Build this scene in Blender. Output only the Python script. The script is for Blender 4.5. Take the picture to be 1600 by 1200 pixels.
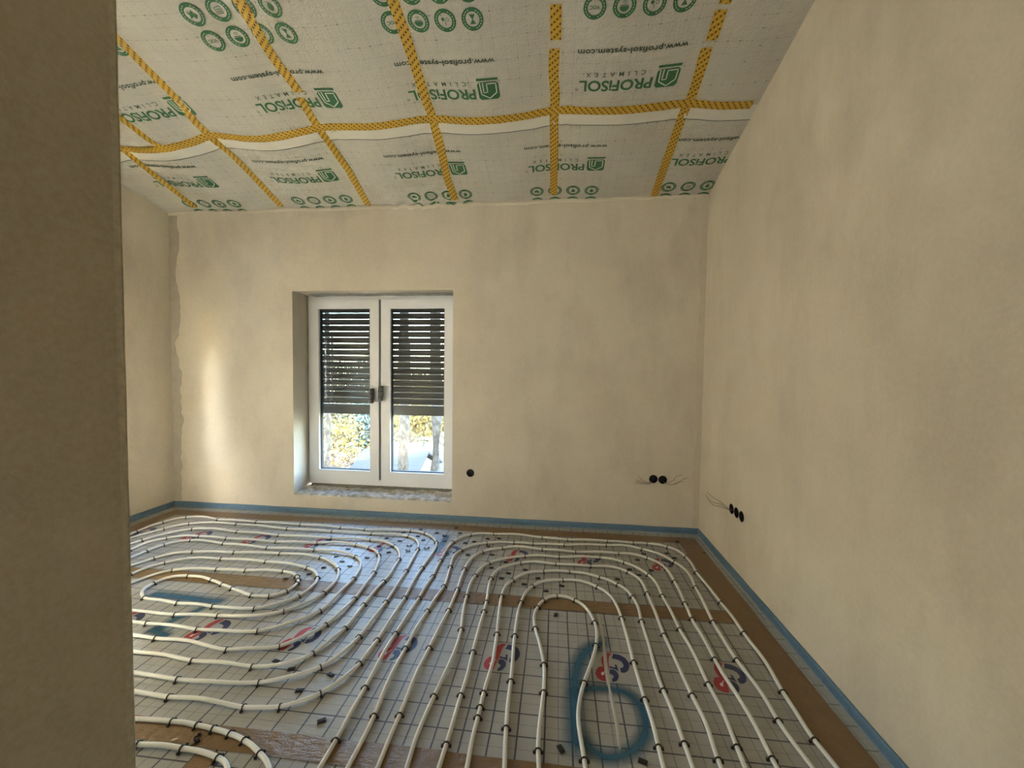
import bpy, bmesh, math, random
from mathutils import Vector, Matrix, noise

random.seed(7)
for o in list(bpy.data.objects):
    bpy.data.objects.remove(o, do_unlink=True)
SC = bpy.context.scene
COL = SC.collection

# ---------------------------------------------------------------- room sizes (metres)
CAM_H = 1.347            # camera height over the foil
YB = 3.428               # back wall
XL, XR = -3.569, 1.165   # left and right wall
XP, YP = -1.163, 0.98    # outer corner of the partition
YR = -2.6                # wall behind the camera
SLOPE, ZC = 0.262, 2.733 # ceiling pitch and its height at the back wall
TH = math.atan(SLOPE)
OP = (-2.362, -0.894, 0.188, 2.004)   # window opening x0 x1 z0 z1
YW = 3.66                # inner face of the window sashes

# ---------------------------------------------------------------- camera
def make_camera():
    f, yaw, pitch, roll = 637.366, -0.110384, -0.040261, 0.012013
    cy, sy = math.cos(yaw), math.sin(yaw)
    fw = Vector((sy, cy, 0)); r = Vector((cy, -sy, 0)); u = Vector((0, 0, 1))
    cp, sp = math.cos(pitch), math.sin(pitch)
    f2 = cp*fw + sp*u; u2 = cp*u - sp*fw
    cr, sr = math.cos(roll), math.sin(roll)
    r3 = cr*r + sr*u2; u3 = cr*u2 - sr*r
    cam = bpy.data.cameras.new('camera')
    cam.sensor_fit = 'HORIZONTAL'; cam.sensor_width = 36.0
    cam.lens = f*36.0/1600.0
    cam.clip_start = 0.02; cam.clip_end = 400
    ob = bpy.data.objects.new('camera', cam)
    m = Matrix(((r3.x, u3.x, -f2.x, 0), (r3.y, u3.y, -f2.y, 0), (r3.z, u3.z, -f2.z, CAM_H), (0, 0, 0, 1)))
    ob.matrix_world = m
    COL.objects.link(ob)
    SC.camera = ob
make_camera()

# ---------------------------------------------------------------- world, sun, daylight
def make_world():
    w = bpy.data.worlds.new('sky'); SC.world = w; w.use_nodes = True
    nt = w.node_tree
    bg = nt.nodes['Background']
    sky = nt.nodes.new('ShaderNodeTexSky')
    sky.sky_type = 'NISHITA'; sky.sun_disc = False
    sky.sun_elevation = math.radians(32); sky.sun_rotation = math.radians(200)
    nt.links.new(sky.outputs[0], bg.inputs[0])
    bg.inputs[1].default_value = SKY_STRENGTH
def light(name, kind, loc, rot, energy, color, **kw):
    l = bpy.data.lights.new(name, kind); l.energy = energy; l.color = color
    for k, v in kw.items():
        setattr(l, k, v)
    o = bpy.data.objects.new(name, l); o.location = loc; o.rotation_euler = rot
    COL.objects.link(o)
    return o
SKY_STRENGTH = 4.2
E_SUN = 2.2
E_GLINT = 1.3
E_SUNIN, C_SUNIN = 240.0, (1.0, 0.96, 0.86)
E_LEFT, C_LEFT = 18.0, (1.0, 0.82, 0.50)
E_REAR, C_REAR = 27.0, (1.0, 0.99, 0.92)
make_world()
# autumn sun from behind the house, on the garden
light('sun', 'SUN', (0, -5, 12), (math.radians(50), 0, math.radians(18)), E_SUN, (1.0, 0.93, 0.8), angle=0.01)
# weaker sunlight reflected from outside, grazing through the left window onto the window wall
light('reflected_sun', 'SUN', (-5, -4, 6), Vector((0.284, 0.959, -0.20)).to_track_quat('-Z', 'Y').to_euler(), E_GLINT, (0.78, 0.89, 1.0), angle=math.radians(4.0))
# window opening: portal that guides the sky light
po = light('window_portal', 'AREA', ((OP[0]+OP[1])/2, YB+0.30, 1.1), (math.radians(-90), 0, 0), 1.0, (1, 1, 1), shape='RECTANGLE', size=1.45, size_y=1.8)
po.data.cycles.is_portal = True
# sunshine slanting in by the window in the left wall (hidden behind the partition), onto the floor there
d = Vector((0.64, -0.26, -0.72)).normalized()
light('left_window_sunshine', 'AREA', Vector((XL-0.05, 1.75, 1.28))-d*1.6, d.to_track_quat('-Z', 'Y').to_euler(), E_SUNIN, C_SUNIN, shape='RECTANGLE', size=1.3, size_y=1.3, spread=math.radians(9))
# daylight entering by the same window
light('left_window_daylight', 'AREA', (XL-0.16, 1.75, 1.285), (0, math.radians(-90), 0), E_LEFT, C_LEFT, shape='RECTANGLE', size=1.13, size_y=1.1, spread=math.radians(120))
# unseen fill lamp added behind the camera to brighten the window wall
light('rear_fill', 'AREA', (-0.55, YR-0.02, 1.25), (math.radians(90), 0, 0), E_REAR, C_REAR, shape='RECTANGLE', size=1.0, size_y=2.2)

SC.view_settings.view_transform = 'Standard'
SC.view_settings.look = 'None'
SC.view_settings.gamma = 1.0
SC.view_settings.use_curve_mapping = False
SC.view_settings.exposure = 0.26
SC.cycles.sample_clamp_indirect = 60.0

# ---------------------------------------------------------------- node helpers
class NT:
    def __init__(s, name):
        s.m = bpy.data.materials.new(name); s.m.use_nodes = True
        s.t = s.m.node_tree; s.b = s.t.nodes['Principled BSDF']
    def n(s, kind, **kw):
        x = s.t.nodes.new(kind)
        for k, v in kw.items():
            setattr(x, k, v)
        return x
    def link(s, a, b):
        s.t.links.new(a, b)
    def math(s, op, a, b=None, c=None):
        x = s.n('ShaderNodeMath', operation=op)
        for i, v in enumerate((a, b, c)):
            if v is None: continue
            if isinstance(v, (int, float)): x.inputs[i].default_value = v
            else: s.link(v, x.inputs[i])
        return x.outputs[0]
    def mix(s, fac, a, b, blend='MIX'):
        x = s.n('ShaderNodeMix', data_type='RGBA', blend_type=blend)
        for i, v in ((0, fac), (6, a), (7, b)):
            if isinstance(v, (int, float)): x.inputs[i].default_value = v
            elif isinstance(v, tuple): x.inputs[i].default_value = (v[0], v[1], v[2], 1)
            else: s.link(v, x.inputs[i])
        return x.outputs[2]
    def coord(s, kind='Object'):
        return s.n('ShaderNodeTexCoord').outputs[kind]
    def xyz(s, v):
        x = s.n('ShaderNodeSeparateXYZ'); s.link(v, x.inputs[0]); return x.outputs
    def map(s, v, scale):
        x = s.n('ShaderNodeMapping'); s.link(v, x.inputs[0]); x.inputs['Scale'].default_value = scale
        return x.outputs[0]
    def noise(s, v, scale, detail=4, rough=0.55):
        x = s.n('ShaderNodeTexNoise'); x.inputs['Scale'].default_value = scale
        x.inputs['Detail'].default_value = detail; x.inputs['Roughness'].default_value = rough
        if v is not None: s.link(v, x.inputs['Vector'])
        return x.outputs['Fac']
    def ramp(s, v, lo, hi):
        x = s.n('ShaderNodeMapRange'); x.inputs[1].default_value = lo; x.inputs[2].default_value = hi
        s.link(v, x.inputs[0]); return x.outputs[0]
    def bump(s, h, strength, dist):
        x = s.n('ShaderNodeBump'); x.inputs['Strength'].default_value = strength; x.inputs['Distance'].default_value = dist
        s.link(h, x.inputs['Height']); s.link(x.outputs[0], s.b.inputs['Normal'])
    def lines(s, c, period, phase, width):
        # 1 on thin lines at c = phase + k * period
        t = s.math('FRACT', s.math('ADD', s.math('DIVIDE', s.math('SUBTRACT', c, phase), period), 0.5))
        return s.math('LESS_THAN', s.math('ABSOLUTE', s.math('SUBTRACT', t, 0.5)), width/(2*period))
    def set(s, color=None, rough=None, **kw):
        if color is not None:
            if isinstance(color, tuple): s.b.inputs['Base Color'].default_value = (color[0], color[1], color[2], 1)
            else: s.link(color, s.b.inputs['Base Color'])
        if rough is not None: s.b.inputs['Roughness'].default_value = rough
        for k, v in kw.items():
            s.b.inputs[k.replace('_', ' ')].default_value = v
        return s.m

def plain(name, color, rough=0.5, var=0.08, scale=30, bump=0.0, **kw):
    t = NT(name); c = t.coord()
    n = t.noise(c, scale, 3)
    lo = tuple(x*(1-var) for x in color); hi = tuple(min(1, x*(1+var)) for x in color)
    if bump: t.bump(n, 0.5, bump)
    return t.set(t.mix(n, lo, hi), rough, **kw)

def plaster(name, a, b, streak):
    t = NT(name); c = t.coord()
    big = t.ramp(t.noise(c, 1.3, 5, 0.6), 0.35, 0.68)
    mid = t.ramp(t.noise(t.map(c, (1, 1, 0.45)), 2.8, 5, 0.62), 0.48, 0.74)
    fine = t.noise(c, 60, 4, 0.7)
    col = t.mix(big, a, b)
    col = t.mix(t.math('MULTIPLY', mid, 0.6), col, streak)  # darker streaks at random, drawn out vertically
    col = t.mix(t.math('MULTIPLY', t.ramp(fine, 0.35, 0.7), 0.10), col, (1, 1, 1))
    h = t.math('ADD', t.math('MULTIPLY', fine, 0.25), t.noise(c, 7, 5, 0.6))
    t.bump(h, 0.22, 0.02)
    return t.set(col, 0.85)

def foil(name, px, py, thin, xc, yc, spray=None):
    t = NT(name); c = t.coord(); x, y, z = t.xyz(c)
    wob = t.math('MULTIPLY', t.math('SUBTRACT', t.noise(c, 3.0, 2), 0.5), 0.006)
    x = t.math('ADD', x, wob); y = t.math('ADD', y, wob)
    bold = t.math('MAXIMUM', t.lines(x, 0.1, px, 0.0060), t.lines(y, 0.1, py, 0.0054))
    dash = t.math('GREATER_THAN', t.math('FRACT', t.math('DIVIDE', x, 0.008)), 0.42)
    th = t.math('MULTIPLY', t.lines(y, 0.1, py+0.05, 0.0032), dash)
    if thin:
        th = t.math('MAXIMUM', th, t.lines(x, 0.1, px+0.05, 0.0030))
    ink = t.math('MAXIMUM', bold, t.math('MULTIPLY', th, 0.6))
    if xc is not None:
        fx = t.math('ABSOLUTE', t.math('SUBTRACT', t.math('FRACT', t.math('ADD', t.math('DIVIDE', t.math('SUBTRACT', x, xc), 0.5), 0.5)), 0.5))
        inx = t.math('LESS_THAN', fx, 0.0975/0.5)
        iny = t.math('LESS_THAN', t.math('ABSOLUTE', t.math('SUBTRACT', y, yc)), 0.0965)
        ink = t.math('MULTIPLY', ink, t.math('SUBTRACT', 1.0, t.math('MULTIPLY', inx, iny)))
    n = t.noise(c, 9, 4)
    base = t.mix(n, (0.325, 0.32, 0.30), (0.41, 0.405, 0.38))
    col = t.mix(t.math('MULTIPLY', ink, 0.96), base, (0.022, 0.026, 0.050))
    wr = t.math('ADD', t.noise(t.map(c, (6, 30, 1)), 2.2, 4, 0.6), t.math('MULTIPLY', t.noise(c, 45, 3), 0.5))
    t.bump(wr, 0.35, 0.0045)
    return t.set(col, 0.42, Specular_IOR_Level=0.9)

def tape_brown():
    t = NT('brown_tape'); c = t.coord()
    n = t.noise(c, 14, 4, 0.6)
    col = t.mix(n, (0.165, 0.094, 0.034), (0.27, 0.165, 0.070))
    h = t.math('ADD', t.noise(t.map(c, (3, 9, 1)), 6, 5, 0.7), t.noise(t.map(c, (9, 3, 1)), 3, 4, 0.6))
    t.bump(h, 0.5, 0.012)
    return t.set(col, 0.28, Specular_IOR_Level=0.45)

def tape_yellow():
    t = NT('yellow_tape'); uv = t.coord('UV'); u, v, _ = t.xyz(uv)
    row = t.math('FLOOR', t.math('MULTIPLY', v, 4.0))
    sh = t.math('MULTIPLY', row, 0.34)
    cu = t.math('SUBTRACT', t.math('FRACT', t.math('ADD', t.math('DIVIDE', u, 0.036), sh)), 0.5)
    cv = t.math('SUBTRACT', t.math('FRACT', t.math('MULTIPLY', v, 4.0)), 0.5)
    cw = t.math('ADD', cv, t.math('MULTIPLY', cu, 0.9))
    dot = t.math('LESS_THAN', t.math('ADD', t.math('POWER', t.math('DIVIDE', cu, 0.17), 2.0), t.math('POWER', t.math('DIVIDE', cv, 0.34), 2.0)), 1.0)
    stroke = t.math('MULTIPLY', t.math('LESS_THAN', t.math('ABSOLUTE', cw), 0.10), t.math('LESS_THAN', t.math('ABSOLUTE', cu), 0.46))
    ink = t.math('MAXIMUM', dot, t.math('MULTIPLY', stroke, 0.5))
    n = t.noise(t.coord(), 25, 4)
    col = t.mix(n, (0.50, 0.295, 0.022), (0.62, 0.39, 0.04))
    col = t.mix(t.math('MULTIPLY', ink, 0.95), col, (0.05, 0.026, 0.004))
    t.bump(t.noise(t.coord(), 40, 3), 0.4, 0.004)
    return t.set(col, 0.45)

def membrane():
    t = NT('vapour_membrane'); c = t.coord('UV'); x, y, z = t.xyz(c)
    wob = t.math('MULTIPLY', t.math('SUBTRACT', t.noise(c, 5.0, 3), 0.5), 0.012)
    x = t.math('ADD', x, wob); y = t.math('ADD', y, wob)
    da = t.math('GREATER_THAN', t.math('FRACT', t.math('DIVIDE', x, 0.017)), 0.45)
    db = t.math('GREATER_THAN', t.math('FRACT', t.math('DIVIDE', y, 0.017)), 0.45)
    g = t.math('MAXIMUM', t.math('MULTIPLY', t.lines(x, 0.06, 0, 0.0032), db), t.math('MULTIPLY', t.lines(y, 0.06, 0, 0.0030), da))
    dot = t.math('MULTIPLY', t.lines(x, 0.06, 0, 0.009), t.lines(y, 0.12, 0, 0.008))
    worn = t.ramp(t.noise(c, 8, 3), 0.35, 0.7)
    ink = t.math('MULTIPLY', t.math('MAXIMUM', t.math('MULTIPLY', g, 0.62), t.math('MULTIPLY', dot, 0.85)), worn)
    base = t.mix(t.noise(c, 2.2, 5, 0.6), (0.46, 0.44, 0.385), (0.70, 0.67, 0.595))
    base = t.mix(t.math('MULTIPLY', t.noise(t.map(c, (40, 140, 1)), 3, 4, 0.7), 0.42), base, (0.30, 0.285, 0.24))
    col = t.mix(ink, base, (0.13, 0.13, 0.12))
    h = t.math('ADD', t.noise(c, 90, 3), t.math('MULTIPLY', t.noise(c, 12, 5, 0.65), 2.4))
    t.bump(h, 0.5, 0.010)
    return t.set(col, 0.7)

M = {}
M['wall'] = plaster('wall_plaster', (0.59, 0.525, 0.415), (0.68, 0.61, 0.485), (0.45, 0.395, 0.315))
M['wall_brown'] = plaster('partition_plaster', (0.40, 0.33, 0.21), (0.44, 0.37, 0.25), (0.34, 0.28, 0.17))  # darker, browner plaster for the partition
M['screed'] = plain('screed', (0.35, 0.34, 0.32), 0.9)
M['deck'] = plain('roof_deck_boards', (0.45, 0.33, 0.2), 0.8)
M['tape'] = tape_brown()
M['ytape'] = tape_yellow()
M['membrane'] = membrane()
M['selvedge'] = plain('membrane_margin', (0.64, 0.62, 0.555), 0.6, 0.04, 12, 0.003)
M['green'] = plain('green_print', (0.030, 0.135, 0.050), 0.6, 0.25, 60)
M['darkgreen'] = plain('dark_print', (0.050, 0.075, 0.045), 0.6, 0.25, 60)
M['pale'] = plain('unprinted_line', (0.60, 0.62, 0.54), 0.6)
M['pipe'] = plain('pipe_plastic', (0.76, 0.75, 0.69), 0.38, 0.05, 8)
M['black'] = plain('black_plastic', (0.012, 0.012, 0.013), 0.35, 0.2)
M['blackhole'] = plain('black_box_plastic', (0.006, 0.006, 0.006), 0.6, 0.2)
M['blue'] = None
M['pvc'] = plain('white_pvc', (0.80, 0.81, 0.83), 0.32, 0.03, 5)
M['gasket'] = plain('rubber_gasket', (0.015, 0.015, 0.016), 0.7)
M['slat'] = plain('shutter_slat', (0.050, 0.050, 0.048), 0.55, 0.1)
M['handle'] = plain('dark_grey_cover', (0.10, 0.10, 0.095), 0.5, 0.1)
M['red'] = plain('red_print', (0.36, 0.028, 0.034), 0.4, 0.1)
M['navy'] = plain('navy_print', (0.016, 0.026, 0.10), 0.4, 0.1)
M['white'] = plain('white_print', (0.66, 0.66, 0.65), 0.4, 0.03)
M['copper'] = plain('wire_sheath', (0.11, 0.085, 0.06), 0.5, 0.2)
M['rubble'] = plain('rubble', (0.42, 0.40, 0.34), 0.95, 0.45, 55, 0.01)
M['greyfoam'] = plain('grey_sealing_foam', (0.20, 0.20, 0.17), 0.95, 0.6, 90, 0.02)
M['wood'] = plain('wood_chip', (0.55, 0.42, 0.26), 0.8)
M['staple'] = plain('steel_staple', (0.25, 0.25, 0.25), 0.35, 0.1, Metallic=1.0)

def strip_blue():
    t = NT('blue_edge_foam'); c = t.coord()
    col = t.mix(t.noise(c, 6, 4), (0.072, 0.145, 0.225), (0.112, 0.200, 0.295))
    col = t.mix(t.math('MULTIPLY', t.ramp(t.noise(c, 90, 2), 0.62, 0.75), 0.35), col, (0.35, 0.45, 0.52))
    t.bump(t.noise(c, 30, 3), 0.4, 0.004)
    return t.set(col, 0.45)
M['blue'] = strip_blue()

def glass_mat():
    t = NT('window_glass'); nt = t.t
    out = nt.nodes['Material Output']; nt.nodes.remove(t.b)
    tr = nt.nodes.new('ShaderNodeBsdfTransparent'); tr.inputs[0].default_value = (0.96, 0.975, 0.97, 1)
    gl = nt.nodes.new('ShaderNodeBsdfGlossy'); gl.inputs['Roughness'].default_value = 0.03
    lw = nt.nodes.new('ShaderNodeLayerWeight'); lw.inputs[0].default_value = 0.5
    fac = t.math('ADD', t.math('MULTIPLY', t.math('POWER', lw.outputs['Facing'], 5.0), 0.9), 0.035)
    mx = nt.nodes.new('ShaderNodeMixShader')
    nt.links.new(fac, mx.inputs[0]); nt.links.new(tr.outputs[0], mx.inputs[1]); nt.links.new(gl.outputs[0], mx.inputs[2])
    nt.links.new(mx.outputs[0], out.inputs[0])
    return t.m
M['glass'] = glass_mat()

def film_mat():
    t = NT('clear_film')
    t.b.inputs['Alpha'].default_value = 0.30
    t.bump(t.noise(t.coord(), 18, 5, 0.7), 0.6, 0.012)
    return t.set((0.72, 0.73, 0.70), 0.18)
M['film'] = film_mat()

def spray_mat():
    # blue marking spray: the paint thins out towards the edge of the stroke
    t = NT('blue_marking_paint'); uv = t.coord('UV'); u, v, _ = t.xyz(uv)
    d = t.math('ABSOLUTE', t.math('SUBTRACT', v, 0.5))
    n = t.noise(t.coord(), 35, 4)
    a = t.ramp(t.math('ADD', d, t.math('MULTIPLY', t.math('SUBTRACT', n, 0.5), 0.16)), 0.50, 0.0)
    end = t.math('MINIMUM', t.ramp(u, 0.0, 0.10), t.ramp(u, 1.0, 0.90))
    a = t.math('MULTIPLY', t.math('MULTIPLY', a, end), t.ramp(n, -0.6, 0.6))
    t.link(t.math('MULTIPLY', a, 0.92), t.b.inputs['Alpha'])
    return t.set((0.016, 0.125, 0.215), 0.4)
M['spray'] = spray_mat()

# ---------------------------------------------------------------- mesh helpers
def link(name, me, mat, parent=None, smooth=False):
    o = bpy.data.objects.new(name, me)
    if mat is not None and not me.materials: me.materials.append(mat)
    COL.objects.link(o)
    if parent is not None: o.parent = parent
    if smooth:
        for p in me.polygons: p.use_smooth = True
    return o
def mesh(name, verts, faces, mat, parent=None, smooth=False, uvs=None):
    me = bpy.data.meshes.new(name); me.from_pydata([tuple(v) for v in verts], [], faces); me.update()
    if uvs is not None:
        l = me.uv_layers.new(name='UVMap')
        for p in me.polygons:
            for li in p.loop_indices: l.data[li].uv = uvs[me.loops[li].vertex_index]
    return link(name, me, mat, parent, smooth)
class MB:
    def __init__(s): s.v = []; s.f = []
    def box(s, x0, x1, y0, y1, z0, z1):
        b = len(s.v)
        s.v += [(x0,y0,z0),(x1,y0,z0),(x1,y1,z0),(x0,y1,z0),(x0,y0,z1),(x1,y0,z1),(x1,y1,z1),(x0,y1,z1)]
        s.f += [tuple(b+i for i in q) for q in ((0,3,2,1),(4,5,6,7),(0,1,5,4),(1,2,6,5),(2,3,7,6),(3,0,4,7))]
        return s
    def prism(s, pts, a0, a1, axis):
        # polygon (two coordinates) swept along axis from a0 to a1
        def P(q, a):
            return {0: (a, q[0], q[1]), 1: (q[0], a, q[1]), 2: (q[0], q[1], a)}[axis]
        b = len(s.v); n = len(pts)
        s.v += [P(q, a0) for q in pts] + [P(q, a1) for q in pts]
        s.f += [tuple(b+i for i in range(n))[::-1], tuple(b+n+i for i in range(n))]
        s.f += [(b+i, b+(i+1) % n, b+n+(i+1) % n, b+n+i) for i in range(n)]
        return s
    def tube(s, pts, r, k=8, cap=True, up=Vector((0, 0, 1))):
        pts = [Vector(q) for q in pts]; b = len(s.v); n = len(pts)
        for i, q in enumerate(pts):
            t = (pts[min(i+1, n-1)]-pts[max(i-1, 0)]).normalized()
            a = t.cross(up)
            if a.length < 1e-3: a = t.cross(Vector((1, 0, 0)))
            a.normalize(); c = a.cross(t)
            rr = r[i] if isinstance(r, (list, tuple)) else r
            for j in range(k):
                w = 2*math.pi*j/k
                s.v.append(tuple(q + a*math.cos(w)*rr + c*math.sin(w)*rr))
        for i in range(n-1):
            for j in range(k):
                s.f.append((b+i*k+j, b+i*k+(j+1) % k, b+(i+1)*k+(j+1) % k, b+(i+1)*k+j))
        if cap:
            s.f.append(tuple(b+j for j in range(k))[::-1]); s.f.append(tuple(b+(n-1)*k+j for j in range(k)))
        return s
    def build(s, name, mat, parent=None, smooth=False, bevel=0.0):
        o = mesh(name, s.v, s.f, mat, parent, smooth)
        bm = bmesh.new(); bm.from_mesh(o.data)
        bmesh.ops.recalc_face_normals(bm, faces=bm.faces)
        if bevel:
            bmesh.ops.bevel(bm, geom=bm.edges[:], offset=bevel, segments=2, affect='EDGES', profile=0.6)
        bm.to_mesh(o.data); bm.free()
        return o
def tag(o, label=None, cat=None, group=None, kind=None):
    if label: o['label'] = label
    if cat: o['category'] = cat
    if group: o['group'] = group
    if kind: o['kind'] = kind
    return o
def empty(name, loc=(0, 0, 0)):
    o = bpy.data.objects.new(name, None); o.location = loc; o.empty_display_size = 0.05; COL.objects.link(o); return o
def cut(o, cutters):
    # boolean difference; the cutters are thrown away
    for c in cutters:
        md = o.modifiers.new('cut', 'BOOLEAN'); md.operation = 'DIFFERENCE'; md.object = c; md.solver = 'EXACT'
    dg = bpy.context.evaluated_depsgraph_get()
    me = bpy.data.meshes.new_from_object(o.evaluated_get(dg))
    o.modifiers.clear(); o.data = me
    for c in cutters: bpy.data.objects.remove(c, do_unlink=True)
def cyl_cutter(center, axis, r, depth):
    d = {0: Vector((1, 0, 0)), 1: Vector((0, 1, 0))}[axis]
    c = Vector(center)
    return MB().tube([c-d*depth, c+d*depth], r, 28, True, Vector((0, 0, 1))).build('cutter', None)
def smoothstep(a, b, x):
    t = max(0.0, min(1.0, (x-a)/(b-a))); return t*t*(3-2*t)
def catmull(P, step):
    out = []
    P = [Vector(q) for q in P]; n = len(P)
    for i in range(n-1):
        p0 = P[max(i-1, 0)]; p1 = P[i]; p2 = P[i+1]; p3 = P[min(i+2, n-1)]
        d1 = max((p1-p0).length, 1e-6)**0.5; d2 = max((p2-p1).length, 1e-6)**0.5; d3 = max((p3-p2).length, 1e-6)**0.5
        if i == 0: m1 = (p2-p1)
        else: m1 = ((p1-p0)/d1 - (p2-p0)/(d1+d2) + (p2-p1)/d2)*d2
        if i == n-2: m2 = (p2-p1)
        else: m2 = ((p2-p1)/d2 - (p3-p1)/(d2+d3) + (p3-p2)/d3)*d2
        k = max(1, int((p2-p1).length/step))
        for j in range(k):
            t = j/k
            out.append((2*t**3-3*t*t+1)*p1 + (t**3-2*t*t+t)*m1 + (-2*t**3+3*t*t)*p2 + (t**3-t*t)*m2)
    out.append(P[-1]); return out

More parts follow.
